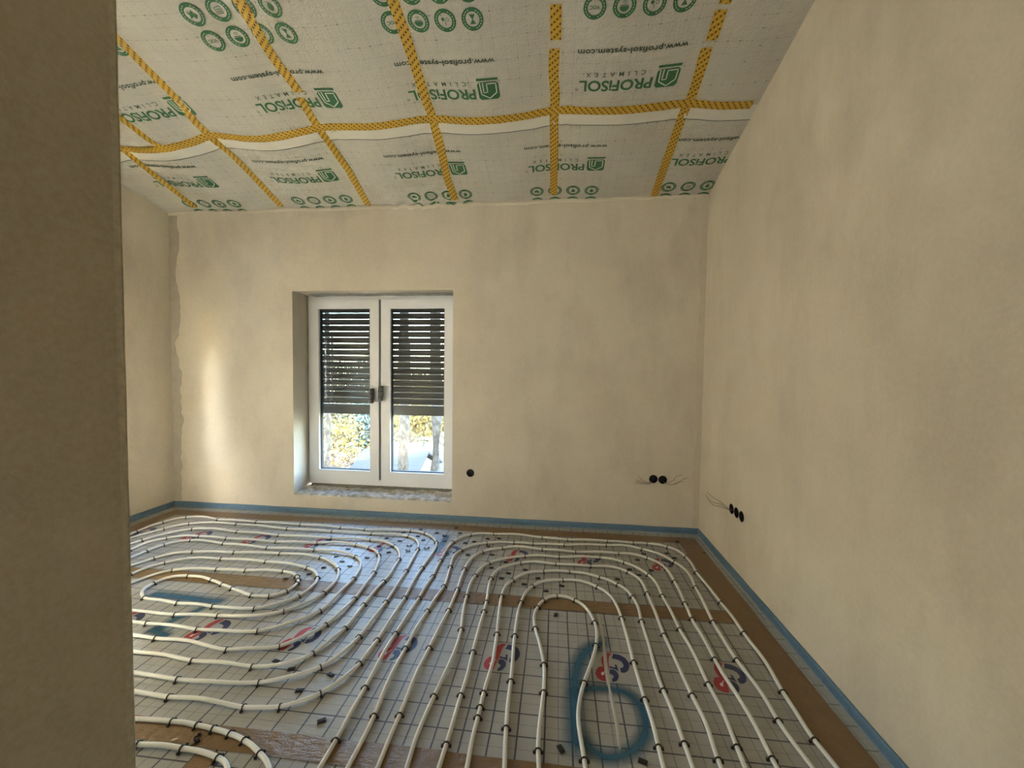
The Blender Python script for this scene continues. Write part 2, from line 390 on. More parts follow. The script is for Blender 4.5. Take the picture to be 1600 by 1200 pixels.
# ---------------------------------------------------------------- survey of the floor (metres)
LEFT_PATH=[(-0.985,-2.400),(-0.985,-1.500),(-0.985,-0.500),(-0.985,0.300),(-0.985,0.800),(-1.000,1.050),(-1.075,1.207),(-1.128,1.219),(-1.197,1.229),(-1.275,1.234),(-1.362,1.234),(-1.449,1.227),(-1.702,1.227),(-1.954,1.227),(-2.206,1.227),(-2.458,1.227),(-2.711,1.227),(-2.963,1.227),(-3.090,1.251),(-3.203,1.326),(-3.278,1.439),(-3.303,1.567),(-3.303,1.822),(-3.303,2.077),(-3.303,2.332),(-3.303,2.587),(-3.303,2.842),(-3.289,3.041),(-3.202,3.180),(-3.072,3.199),(-2.883,3.165),(-2.520,3.158),(-2.122,3.158),(-1.761,3.146),(-1.542,3.134),(-1.173,3.163),(-1.120,3.157),(-1.032,3.128),(-0.958,3.066),(-0.893,2.980),(-0.869,2.862),(-0.867,2.720),(-0.873,2.581),(-0.856,2.232),(-0.852,2.083),(-0.853,1.862),(-0.862,1.703),(-0.878,1.624),(-0.908,1.562),(-0.940,1.516),(-0.992,1.469),(-1.057,1.434),(-1.108,1.424),(-1.197,1.416),(-1.320,1.424),(-1.430,1.430),(-1.532,1.425),(-1.696,1.433),(-1.967,1.433),(-2.239,1.433),(-2.510,1.433),(-2.782,1.433),(-2.909,1.457),(-3.022,1.532),(-3.097,1.645),(-3.122,1.773),(-3.122,2.057),(-3.122,2.341),(-3.122,2.625),(-3.101,2.707),(-3.031,2.836),(-2.920,2.949),(-2.769,2.970),(-2.523,2.952),(-2.153,2.935),(-1.722,2.941),(-1.414,2.954),(-1.293,2.936),(-1.181,2.873),(-1.112,2.786),(-1.069,2.678),(-1.056,2.547),(-1.042,2.473),(-1.053,2.384),(-1.055,2.260),(-1.058,2.134),(-1.051,2.028),(-1.052,1.925),(-1.072,1.846),(-1.106,1.734),(-1.146,1.677),(-1.214,1.636),(-1.324,1.619),(-1.461,1.622),(-1.616,1.619),(-1.776,1.638),(-1.879,1.638),(-2.218,1.638),(-2.556,1.638),(-2.683,1.662),(-2.796,1.737),(-2.871,1.850),(-2.896,1.978),(-2.896,2.432),(-2.889,2.551),(-2.869,2.660),(-2.812,2.730),(-2.743,2.763),(-2.568,2.752),(-2.452,2.740),(-2.089,2.719),(-1.733,2.732),(-1.537,2.727),(-1.386,2.678),(-1.310,2.602),(-1.272,2.518),(-1.261,2.469),(-1.252,2.389),(-1.252,2.255),(-1.251,2.115),(-1.262,2.047),(-1.319,1.959),(-1.405,1.879),(-1.478,1.844),(-1.571,1.825),(-1.784,1.820),(-1.928,1.827),(-2.081,1.830),(-2.172,1.832),(-2.328,1.832),(-2.455,1.857),(-2.568,1.931),(-2.643,2.044),(-2.668,2.172),(-2.668,2.254),(-2.646,2.340),(-2.602,2.417),(-2.509,2.481),(-2.393,2.511),(-2.272,2.518),(-1.954,2.524),(-1.779,2.511),(-1.624,2.483),(-1.533,2.432),(-1.480,2.374),(-1.450,2.293),(-1.453,2.221),(-1.466,2.161),(-1.528,2.072),(-1.631,2.019),(-1.760,2.002),(-1.871,2.009),(-2.089,2.011),(-2.209,2.020),(-2.319,2.028),(-2.369,2.058),(-2.416,2.107),(-2.424,2.178),(-2.403,2.242),(-2.354,2.280),(-2.289,2.285),(-2.199,2.281),(-2.107,2.258),(-2.002,2.220),(-1.911,2.188),(-1.819,2.155),(-1.745,2.134),(-1.685,2.129),(-1.632,2.136),(-1.566,2.199),(-1.561,2.290),(-1.584,2.336),(-1.616,2.371),(-1.667,2.401),(-1.752,2.419),(-1.992,2.395),(-2.136,2.384),(-2.192,2.385),(-2.346,2.364),(-2.458,2.340),(-2.514,2.283),(-2.539,2.224),(-2.562,2.159),(-2.562,2.139),(-2.546,2.057),(-2.498,1.984),(-2.425,1.936),(-2.342,1.920),(-2.274,1.920),(-2.009,1.914),(-1.915,1.923),(-1.773,1.936),(-1.635,1.943),(-1.541,1.964),(-1.455,2.018),(-1.368,2.119),(-1.345,2.214),(-1.339,2.316),(-1.369,2.421),(-1.413,2.495),(-1.507,2.576),(-1.620,2.631),(-1.754,2.647),(-1.938,2.647),(-2.261,2.617),(-2.383,2.606),(-2.558,2.587),(-2.669,2.541),(-2.737,2.464),(-2.757,2.396),(-2.786,2.339),(-2.786,2.082),(-2.761,1.955),(-2.686,1.842),(-2.573,1.767),(-2.446,1.742),(-2.063,1.742),(-1.924,1.733),(-1.770,1.733),(-1.623,1.712),(-1.521,1.703),(-1.418,1.721),(-1.362,1.728),(-1.290,1.752),(-1.238,1.813),(-1.192,1.871),(-1.166,1.941),(-1.145,2.062),(-1.137,2.185),(-1.144,2.320),(-1.159,2.478),(-1.187,2.601),(-1.233,2.719),(-1.289,2.782),(-1.358,2.826),(-1.474,2.854),(-1.616,2.868),(-1.781,2.845),(-2.098,2.824),(-2.504,2.825),(-2.742,2.834),(-2.853,2.824),(-2.959,2.768),(-3.017,2.673),(-3.025,2.543),(-3.025,2.204),(-3.025,1.864),(-3.001,1.737),(-2.926,1.624),(-2.813,1.549),(-2.685,1.524),(-2.392,1.524),(-2.099,1.524),(-1.806,1.524),(-1.707,1.519),(-1.579,1.512),(-1.437,1.512),(-1.333,1.519),(-1.229,1.539),(-1.172,1.555),(-1.092,1.597),(-1.021,1.653),(-0.967,1.768),(-0.951,1.873),(-0.945,2.008),(-0.945,2.175),(-0.949,2.338),(-0.962,2.530),(-0.975,2.686),(-0.994,2.844),(-1.010,2.918),(-1.065,3.003),(-1.142,3.059),(-1.247,3.071),(-1.456,3.065),(-1.788,3.063),(-2.172,3.061),(-2.651,3.096),(-2.876,3.085),(-3.043,3.047),(-3.146,2.923),(-3.189,2.827),(-3.231,2.718),(-3.231,2.453),(-3.231,2.188),(-3.231,1.923),(-3.231,1.658),(-3.206,1.531),(-3.131,1.418),(-3.018,1.343),(-2.891,1.318),(-2.625,1.318),(-2.358,1.318),(-2.092,1.318),(-1.826,1.318),(-1.560,1.318),(-1.487,1.325),(-1.415,1.325),(-1.356,1.327),(-1.304,1.322),(-1.237,1.317),(-1.155,1.306),(-1.087,1.289),(-0.998,1.251),(-0.914,1.197),(-0.870,1.050),(-0.865,0.800),(-0.865,0.300),(-0.865,-0.500),(-0.865,-1.500),(-0.865,-2.400)]
RIGHT_PATH=[(0.950,-2.400),(0.950,-1.500),(0.950,-0.500),(0.955,0.300),(0.960,1.000),(0.961,1.442),(0.947,1.545),(0.956,1.764),(0.969,1.927),(0.967,2.045),(0.965,2.147),(0.963,2.282),(0.957,2.418),(0.934,2.757),(0.940,2.872),(0.937,2.982),(0.908,3.075),(0.849,3.143),(0.706,3.180),(0.598,3.176),(0.405,3.185),(0.101,3.166),(-0.099,3.180),(-0.340,3.203),(-0.487,3.195),(-0.597,3.183),(-0.670,3.156),(-0.731,3.086),(-0.775,2.997),(-0.783,2.863),(-0.781,2.698),(-0.769,2.486),(-0.774,2.354),(-0.774,2.233),(-0.777,2.064),(-0.784,1.917),(-0.781,1.755),(-0.773,1.572),(-0.770,1.447),(-0.764,1.329),(-0.764,1.228),(-0.764,0.864),(-0.764,0.500),(-0.723,0.350),(-0.614,0.240),(-0.464,0.200),(-0.003,0.200),(0.458,0.200),(0.608,0.240),(0.718,0.350),(0.758,0.500),(0.758,0.814),(0.758,1.128),(0.758,1.442),(0.762,1.571),(0.753,1.738),(0.745,1.849),(0.746,1.934),(0.743,2.107),(0.739,2.234),(0.748,2.385),(0.757,2.623),(0.753,2.741),(0.720,2.861),(0.658,2.934),(0.569,2.976),(0.459,2.982),(0.154,2.961),(-0.089,2.969),(-0.316,2.981),(-0.386,2.950),(-0.473,2.906),(-0.528,2.872),(-0.578,2.731),(-0.590,2.606),(-0.588,2.543),(-0.577,2.359),(-0.573,2.269),(-0.573,2.139),(-0.584,1.840),(-0.587,1.679),(-0.580,1.460),(-0.579,1.368),(-0.574,1.252),(-0.574,0.976),(-0.574,0.700),(-0.534,0.550),(-0.424,0.440),(-0.274,0.400),(-0.002,0.400),(0.270,0.400),(0.420,0.440),(0.530,0.550),(0.570,0.700),(0.570,1.058),(0.570,1.416),(0.579,1.573),(0.572,1.698),(0.563,1.826),(0.558,1.997),(0.555,2.083),(0.555,2.285),(0.554,2.460),(0.554,2.532),(0.538,2.629),(0.488,2.709),(0.424,2.757),(0.362,2.766),(0.242,2.759),(0.013,2.755),(-0.158,2.764),(-0.234,2.740),(-0.325,2.673),(-0.370,2.623),(-0.398,2.508),(-0.390,2.363),(-0.381,2.249),(-0.378,2.157),(-0.376,1.992),(-0.374,1.836),(-0.366,1.680),(-0.370,1.579),(-0.368,1.469),(-0.370,1.362),(-0.371,1.277),(-0.371,0.900),(-0.331,0.750),(-0.221,0.640),(-0.071,0.600),(0.076,0.600),(0.226,0.640),(0.335,0.750),(0.376,0.900),(0.376,1.369),(0.378,1.445),(0.379,1.537),(0.374,1.653),(0.370,1.728),(0.368,1.865),(0.366,2.063),(0.365,2.193),(0.360,2.260),(0.347,2.345),(0.321,2.429),(0.270,2.497),(0.216,2.532),(0.138,2.556),(0.054,2.552),(-0.022,2.534),(-0.082,2.507),(-0.132,2.455),(-0.164,2.378),(-0.185,2.269),(-0.192,2.152),(-0.190,1.979),(-0.188,1.901),(-0.181,1.805),(-0.176,1.681),(-0.173,1.530),(-0.167,1.455),(-0.162,1.372),(-0.153,1.304),(-0.153,0.857),(-0.146,0.829),(-0.125,0.808),(-0.096,0.800),(-0.067,0.808),(-0.047,0.829),(-0.039,0.857),(-0.039,1.318),(-0.047,1.383),(-0.042,1.520),(-0.035,1.638),(-0.034,1.726),(-0.038,1.798),(-0.071,1.958),(-0.092,2.044),(-0.105,2.152),(-0.089,2.237),(-0.062,2.304),(-0.030,2.348),(0.016,2.368),(0.074,2.365),(0.128,2.333),(0.176,2.272),(0.204,2.192),(0.220,2.133),(0.221,2.044),(0.208,1.956),(0.174,1.825),(0.134,1.711),(0.109,1.603),(0.098,1.520),(0.106,1.437),(0.114,1.356),(0.114,0.896),(0.088,0.798),(0.016,0.726),(-0.082,0.700),(-0.180,0.726),(-0.252,0.798),(-0.278,0.896),(-0.278,1.288),(-0.283,1.388),(-0.280,1.483),(-0.280,1.535),(-0.280,1.603),(-0.273,1.710),(-0.268,1.769),(-0.275,1.890),(-0.280,1.979),(-0.296,2.168),(-0.304,2.319),(-0.296,2.418),(-0.262,2.502),(-0.216,2.568),(-0.157,2.618),(-0.070,2.642),(0.018,2.660),(0.102,2.665),(0.204,2.646),(0.292,2.616),(0.397,2.541),(0.438,2.480),(0.462,2.407),(0.472,2.305),(0.465,2.181),(0.463,2.076),(0.462,1.984),(0.455,1.812),(0.461,1.711),(0.470,1.581),(0.473,1.469),(0.475,1.381),(0.475,1.091),(0.475,0.800),(0.435,0.650),(0.325,0.540),(0.175,0.500),(-0.177,0.500),(-0.327,0.540),(-0.436,0.650),(-0.477,0.800),(-0.477,1.264),(-0.485,1.348),(-0.483,1.447),(-0.476,1.566),(-0.457,1.817),(-0.466,1.990),(-0.478,2.058),(-0.494,2.172),(-0.506,2.292),(-0.512,2.404),(-0.504,2.533),(-0.482,2.625),(-0.449,2.711),(-0.339,2.782),(-0.209,2.844),(-0.119,2.862),(0.035,2.863),(0.315,2.896),(0.376,2.885),(0.481,2.847),(0.553,2.774),(0.614,2.688),(0.636,2.572),(0.638,2.444),(0.644,2.285),(0.648,2.135),(0.657,2.010),(0.660,1.838),(0.660,1.769),(0.664,1.627),(0.656,1.480),(0.650,1.403),(0.650,1.135),(0.650,0.868),(0.650,0.600),(0.610,0.450),(0.500,0.340),(0.350,0.300),(-0.011,0.300),(-0.372,0.300),(-0.522,0.340),(-0.632,0.450),(-0.672,0.600),(-0.672,0.920),(-0.672,1.240),(-0.671,1.346),(-0.675,1.445),(-0.686,1.556),(-0.692,1.652),(-0.695,1.820),(-0.694,1.938),(-0.686,2.122),(-0.676,2.256),(-0.665,2.376),(-0.667,2.459),(-0.678,2.514),(-0.690,2.623),(-0.707,2.771),(-0.681,2.877),(-0.606,2.975),(-0.509,3.022),(-0.309,3.056),(-0.160,3.054),(0.073,3.069),(0.384,3.106),(0.546,3.112),(0.650,3.077),(0.754,3.002),(0.832,2.895),(0.869,2.791),(0.876,2.683),(0.865,2.573),(0.864,2.524),(0.843,2.224),(0.839,2.058),(0.845,1.937),(0.863,1.718),(0.860,1.615),(0.867,1.510),(0.879,1.431),(0.865,1.000),(0.860,0.300),(0.860,-0.500),(0.860,-1.500),(0.860,-2.400)]
LEFT_CLIPS=[(-3.303,2.842),(-3.289,3.041),(-3.202,3.180),(-2.883,3.165),(-2.520,3.158),(-2.122,3.158),(-1.761,3.146),(-1.542,3.134),(-1.173,3.163),(-1.032,3.128),(-0.893,2.980),(-0.873,2.581),(-0.856,2.232),(-0.853,1.862),(-0.862,1.703),(-0.940,1.516),(-1.057,1.434),(-1.197,1.416),(-1.532,1.425),(-3.146,2.923),(-3.043,3.047),(-2.651,3.096),(-2.172,3.061),(-1.788,3.063),(-1.456,3.065),(-1.142,3.059),(-0.994,2.844),(-0.962,2.530),(-0.945,2.175),(-0.951,1.873),(-1.021,1.653),(-1.229,1.539),(-1.579,1.512),(-3.101,2.707),(-2.920,2.949),(-2.523,2.952),(-2.153,2.935),(-1.722,2.941),(-1.414,2.954),(-1.181,2.873),(-1.069,2.678),(-1.053,2.384),(-1.058,2.134),(-1.052,1.925),(-1.106,1.734),(-1.324,1.619),(-1.616,1.619),(-3.025,2.543),(-2.959,2.768),(-2.742,2.834),(-2.504,2.825),(-2.098,2.824),(-1.781,2.845),(-1.474,2.854),(-1.358,2.826),(-1.233,2.719),(-1.159,2.478),(-1.137,2.185),(-1.166,1.941),(-1.290,1.752),(-1.521,1.703),(-1.924,1.733),(-2.889,2.551),(-2.869,2.660),(-2.743,2.763),(-2.452,2.740),(-2.089,2.719),(-1.733,2.732),(-1.386,2.678),(-1.252,2.389),(-1.262,2.047),(-1.478,1.844),(-1.784,1.820),(-2.081,1.830),(-2.737,2.464),(-2.558,2.587),(-2.261,2.617),(-1.938,2.647),(-1.620,2.631),(-1.413,2.495),(-1.345,2.214),(-1.455,2.018),(-1.773,1.936),(-2.009,1.914),(-2.668,2.254),(-2.602,2.417),(-2.272,2.518),(-1.954,2.524),(-1.624,2.483),(-1.480,2.374),(-1.466,2.161),(-1.631,2.019),(-1.871,2.009),(-2.089,2.011),(-2.319,2.028),(-2.424,2.178),(-2.289,2.285),(-2.107,2.258),(-2.002,2.220),(-1.911,2.188),(-1.745,2.134),(-1.632,2.136),(-1.566,2.199),(-1.561,2.290),(-1.584,2.336),(-1.616,2.371),(-1.752,2.419),(-1.992,2.395),(-2.192,2.385),(-2.458,2.340),(-1.415,1.325),(-1.304,1.322),(-1.237,1.317),(-1.155,1.306),(-1.087,1.289),(-0.998,1.251),(-1.449,1.227),(-1.275,1.234),(-1.128,1.219)]
RIGHT_CLIPS=[(-0.764,1.329),(-0.773,1.572),(-0.784,1.917),(-0.774,2.233),(-0.769,2.486),(-0.781,2.698),(-0.775,2.997),(-0.670,3.156),(-0.487,3.195),(-0.099,3.180),(0.101,3.166),(0.405,3.185),(0.598,3.176),(0.706,3.180),(0.849,3.143),(0.937,2.982),(0.934,2.757),(0.957,2.418),(0.965,2.147),(0.956,1.764),(0.947,1.545),(-0.675,1.445),(-0.695,1.820),(-0.686,2.122),(-0.665,2.376),(-0.690,2.623),(-0.681,2.877),(-0.509,3.022),(-0.309,3.056),(-0.160,3.054),(0.073,3.069),(0.384,3.106),(0.650,3.077),(0.832,2.895),(0.865,2.573),(0.843,2.224),(0.845,1.937),(0.860,1.615),(-0.580,1.460),(-0.584,1.840),(-0.573,2.139),(-0.577,2.359),(-0.590,2.606),(-0.528,2.872),(-0.386,2.950),(-0.089,2.969),(0.154,2.961),(0.459,2.982),(0.658,2.934),(0.757,2.623),(0.748,2.385),(0.739,2.234),(0.746,1.934),(0.758,1.442),(-0.476,1.566),(-0.466,1.990),(-0.506,2.292),(-0.504,2.533),(-0.449,2.711),(-0.209,2.844),(0.035,2.863),(0.315,2.896),(0.481,2.847),(0.614,2.688),(0.638,2.444),(0.648,2.135),(0.660,1.769),(0.656,1.480),(-0.370,1.362),(-0.370,1.579),(-0.374,1.836),(-0.378,2.157),(-0.381,2.249),(-0.398,2.508),(-0.234,2.740),(0.013,2.755),(0.242,2.759),(0.488,2.709),(0.554,2.460),(0.555,2.083),(0.572,1.698),(0.570,1.416),(-0.280,1.483),(-0.280,1.535),(-0.280,1.603),(-0.280,1.979),(-0.304,2.319),(-0.262,2.502),(-0.070,2.642),(0.102,2.665),(0.292,2.616),(0.397,2.541),(0.462,2.407),(0.465,2.181),(0.461,1.711),(0.473,1.469),(-0.167,1.455),(-0.176,1.681),(-0.190,1.979),(-0.185,2.269),(-0.132,2.455),(0.054,2.552),(0.270,2.497),(0.365,2.193),(0.368,1.865),(0.374,1.653),(0.378,1.445),(-0.047,1.383),(-0.035,1.638),(-0.038,1.798),(-0.092,2.044),(-0.089,2.237),(-0.062,2.304),(0.016,2.368),(0.128,2.333),(0.220,2.133),(0.208,1.956),(0.134,1.711),(0.114,1.356)]
TABS=[(-1.248,1.672),(-1.147,1.635),(-0.958,1.626),(-1.038,1.529),(-0.865,1.404),(-1.671,2.336),(-1.568,2.418),(-1.525,2.513),(-1.450,2.610),(-1.364,2.553),(-1.530,2.676),(-1.507,2.797),(-1.306,2.682),(-1.190,2.783),(-1.304,2.869),(-1.304,3.014),(-1.185,2.977),(-1.218,3.139),(-1.077,3.082),(-1.099,3.215),(-0.948,3.164),(-0.874,3.117),(-0.845,3.024),(-1.011,3.019),(-0.760,3.184),(-0.815,3.275),(-0.679,3.012),(-0.616,3.044),(-0.522,3.111),(-0.436,3.129),(-0.494,2.976),(-0.616,2.821),(-0.444,2.845),(-0.334,2.748),(-0.420,2.659),(-0.296,2.598),(-0.333,2.528),(-0.190,2.659),(-0.102,2.563),(-0.184,2.478),(0.048,2.490),(-0.047,2.419),(0.013,2.186),(0.949,3.251),(0.650,3.011),(0.583,2.907),(0.819,3.044),(0.853,2.973),(1.092,3.082),(0.505,2.762),(0.646,2.768),(0.550,2.691),(0.405,2.619),(0.034,1.400),(0.313,1.388)]
LOOSE=[(-1.084,2.911),(-1.060,2.827),(-0.942,2.886),(-1.267,1.263),(-1.256,1.285)]
LOGO_RED=[(0.006,0.090),(-0.018,0.089),(-0.036,0.074),(-0.048,0.045),(-0.048,0.014),(-0.044,-0.006),(-0.063,-0.007),(-0.078,-0.030),(-0.083,-0.054),(-0.077,-0.077),(-0.059,-0.091),(-0.039,-0.092),(-0.032,-0.081),(-0.025,-0.037),(-0.019,-0.007),(-0.017,0.018),(-0.015,0.039),(-0.010,0.063),(-0.002,0.078)]
LOGO_NOTCH=[(-0.058,-0.046),(-0.050,-0.038),(-0.047,-0.040),(-0.033,-0.021),(-0.031,-0.025),(-0.045,-0.046),(-0.045,-0.055),(-0.052,-0.060),(-0.058,-0.056)]
LOGO_BLUE=[(0.012,0.087),(0.040,0.082),(0.063,0.065),(0.075,0.035),(0.074,0.009),(0.064,-0.016),(0.048,-0.031),(0.034,-0.033),(0.030,-0.026),(0.030,-0.006),(0.045,0.002),(0.049,0.016),(0.044,0.036),(0.032,0.046),(0.014,0.052),(0.001,0.053)]
LOGO_BLUE2=[(-0.016,0.002),(0.003,-0.004),(0.011,-0.001),(0.009,0.016),(0.018,0.015),(0.021,-0.029),(0.014,-0.020),(-0.002,-0.013),(-0.017,-0.012)]
LOGO_BLUE3=[(-0.019,-0.021),(-0.002,-0.017),(0.011,-0.026),(0.018,-0.042),(0.017,-0.061),(0.006,-0.083),(-0.009,-0.092),(-0.016,-0.090),(-0.014,-0.074),(-0.008,-0.068),(-0.005,-0.059),(-0.010,-0.050),(-0.020,-0.044)]

# ================================================================ THE ROOM
def zc(y):                       # underside of the roof at depth y
    return ZC + SLOPE*(YB-y)
def structure(o):
    o['kind'] = 'structure'; return o
# floor slab
structure(MB().box(XL-0.3, XR+0.3, YR-0.3, YB+0.3, -0.25, -0.032).build('floor', M['screed']))
# back wall with the window opening and three round box holes
wb = structure(MB().box(XL-0.3, XR+0.3, YB, YB+0.36, -0.032, ZC+0.015).build('wall_back', M['wall']))
BOX_BACK = [(-0.732, 0.433), (0.798, 0.446), (0.872, 0.443)]
BOX_RIGHT = [(2.820, 0.427), (2.745, 0.428), (2.672, 0.429)]
cut(wb, [MB().box(OP[0], OP[1], YB-0.2, YB+0.6, OP[2]-0.02, OP[3]).build('cutter', None)] +
    [cyl_cutter((x, YB, z), 1, 0.0335, 0.055) for x, z in BOX_BACK])
# side walls follow the roof pitch
def side_wall(name, x0, x1, y0, y1, m='wall'):
    return structure(MB().prism([(y0, -0.032), (y1, -0.032), (y1, zc(y1)+0.015), (y0, zc(y0)+0.015)], x0, x1, 0).build(name, M[m]))
wl = side_wall('wall_left', XL-0.12, XL, YP-0.3, YB)
cut(wl, [MB().box(XL-0.6, XL+0.3, 1.20, 2.30, 0.72, 1.85).build('cutter', None)])
wr = side_wall('wall_right', XR, XR+0.3, YR-0.3, YB)
cut(wr, [cyl_cutter((XR, y, z), 0, 0.0335, 0.055) for y, z in BOX_RIGHT])
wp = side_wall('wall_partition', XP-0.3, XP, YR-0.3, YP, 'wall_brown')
side_wall('wall_front', XL, XP-0.3, YP-0.3, YP)
def wall_rear():
    o = structure(MB().box(XP, XR, YR-0.3, YR, -0.032, zc(YR)+0.015).build('wall_rear', M['wall']))
    cut(o, [MB().box(-1.06, -0.04, YR-0.06, YR+0.2, 0.1, 2.4).build('cutter', None)])
wall_rear()
# plaster corner bead on the partition edge
def bead():
    mb = MB(); zs = [0.0 + 0.05*i for i in range(70)]
    v = []; f = []
    for z in zs:
        j = 0.0012*noise.noise(Vector((3.1, z*9, 0)))
        v += [(XP-0.016, YP+0.0008, z), (XP-0.004, YP+0.0025+j, z), (XP+0.0025+j, YP+0.002, z), (XP+0.0018, YP-0.004, z), (XP+0.0006, YP-0.018, z)]
    for i in range(len(zs)-1):
        for k in range(4):
            f.append((i*5+k, i*5+k+1, i*5+k+6, i*5+k+5))
    structure(mesh('trim_1', v, f, plain('corner_bead_plaster', (0.44, 0.38, 0.26), 0.8, 0.35, 60, 0.004), None, True))
bead()
# roof deck over the membrane
def roof():
    y0, y1 = YB+0.36, YR-0.3
    t = 0.03
    a = [(y0, zc(y0)+t), (y1, zc(y1)+t), (y1, zc(y1)+t+0.18), (y0, zc(y0)+t+0.18)]
    structure(MB().prism(a, XL-0.3, XR+0.3, 0).build('ceiling', M['deck']))
roof()

# ---------------------------------------------------------------- vapour membrane under the rafters
RAFT = [-4.02, -3.215, -2.41, -1.605, -0.835, -0.045, 0.75, 1.19]
AMP = [0.030, 0.034, 0.030, 0.024, 0.022, 0.020, 0.012]
def sag(u, v):
    for i in range(len(RAFT)-1):
        if RAFT[i] <= u <= RAFT[i+1]:
            t = (u-RAFT[i])/(RAFT[i+1]-RAFT[i])
            s = AMP[i]*math.sin(math.pi*t)**1.4
            break
    else: s = 0.0
    s *= 0.35 + 0.65*smoothstep(0.0, 0.45, v)
    w = 0.0035*noise.noise(Vector((u*5.0, v*5.0, 1.7))) + 0.0016*noise.noise(Vector((u*14, v*14, 8.1)))
    # puckers where tape crosses the rafters
    for r in RAFT[1:-1]:
        d = math.hypot(u-r, (v-0.82))
        if d < 0.28:
            ang = math.atan2(v-0.82, u-r)
            w += 0.0045*(1-d/0.28)*smoothstep(0.03, 0.08, d)*math.sin(ang*9+r*7)
    # loose crumpled edge over the window side of the back wall
    if -1.5 < u < -0.7 and v < 0.16:
        w += 0.030*(1-v/0.16)*smoothstep(-1.5, -1.3, u)*(1-smoothstep(-0.9, -0.7, u))*(0.3+noise.noise(Vector((u*16, v*18, 4.2))))
    return s + w
CN = Vector((0, -math.sin(TH), -math.cos(TH)))
def cpt(u, v, off=0.0):
    s = sag(u, v)
    return Vector((u, YB - v*math.cos(TH), ZC + v*math.sin(TH))) + CN*(s+off)
def sheet(name, u0, u1, v0, v1, du, dv, off, mat, parent=None, follow=None):
    nu = int((u1-u0)/du)+1; nv = int((v1-v0)/dv)+1
    V = []; F = []; UV = []
    for j in range(nv+1):
        for i in range(nu+1):
            u = u0+(u1-u0)*i/nu; v = v0+(v1-v0)*j/nv + (follow(u) if follow else 0.0)
            V.append(cpt(u, v, off)); UV.append((u, v))
    for j in range(nv):
        for i in range(nu):
            a = j*(nu+1)+i
            F.append((a, a+1, a+nu+2, a+nu+1))
    return mesh(name, V, F, mat, parent, True, UV)
lower = tag(sheet('vapour_membrane', XL, XR, -0.03, 0.80, 0.03, 0.02, 0.0, M['membrane']),
            'lower grey fleece membrane sheet under the roof, next to the window wall', 'membrane')
upper = empty('vapour_membrane')
tag(upper, 'upper grey fleece membrane sheet under the roof, above the long yellow tape', 'membrane')
sheet('fleece', XL, XR, 0.775, 2.2, 0.03, 0.03, 0.0015, M['membrane'], upper)
sheet('fleece', XP, XR, 2.2, (YB-YR)/math.cos(TH), 0.08, 0.08, 0.0015, M['membrane'], upper)
sheet('fleece', XL, XP, 2.2, (YB-YP)/math.cos(TH), 0.08, 0.08, 0.0015, M['membrane'], upper)
HPATH = [(-3.569, 0.70), (-3.24, 0.735), (-3.1, 0.728), (-2.95, 0.735), (-2.6, 0.772), (-2.43, 0.80), (-2.2, 0.785), (-2.0, 0.785), (-1.8, 0.80), (-1.605, 0.818), (-1.4, 0.83), (-1.2, 0.827), (-0.98, 0.835), (-0.83, 0.834), (-0.6, 0.822), (-0.35, 0.825), (-0.2, 0.832), (-0.045, 0.848), (0.2, 0.843), (0.5, 0.840), (0.75, 0.842), (0.95, 0.826), (1.13, 0.812), (1.17, 0.81)]
def hv(u):                       # where the long cross tape runs
    for (a, b), (c, d_) in zip(HPATH, HPATH[1:]):
        if a <= u <= c: return b+(d_-b)*(u-a)/(c-a)
    return 0.81
sheet('margin', XL, XR, -0.105, 0.0, 0.03, 0.02, 0.0030, M['selvedge'], lower, hv)
sheet('margin_line', XL, XR, -0.110, -0.105, 0.03, 0.005, 0.0034, M['darkgreen'], lower, hv)

# ---------------------------------------------------------------- print on the membrane
def text_mesh(body, bold=0.0, spacing=1.0):
    cu = bpy.data.curves.new('t', 'FONT'); cu.body = body; cu.size = 1.0; cu.offset = bold
    cu.space_character = spacing; cu.resolution_u = 3
    o = bpy.data.objects.new('t', cu); COL.objects.link(o)
    dg = bpy.context.evaluated_depsgraph_get()
    me = bpy.data.meshes.new_from_object(o.evaluated_get(dg))
    V = [(v.co.x, v.co.y) for v in me.vertices]; F = [tuple(p.vertices) for p in me.polygons]
    bpy.data.objects.remove(o, do_unlink=True); bpy.data.meshes.remove(me); bpy.data.curves.remove(cu)
    x0 = min(a for a, b in V); x1 = max(a for a, b in V)
    return V, F, x0, x1
TXT = {'name': text_mesh('PROFiSOL', 0.022, 0.98), 'sub': text_mesh('CLIMATEX', 0.006, 2.15),
       'web': text_mesh('www.profisol-system.com', 0.026, 1.06), 'reg': text_mesh('®', 0.0), 'voc': text_mesh('VOC', 0.02)}
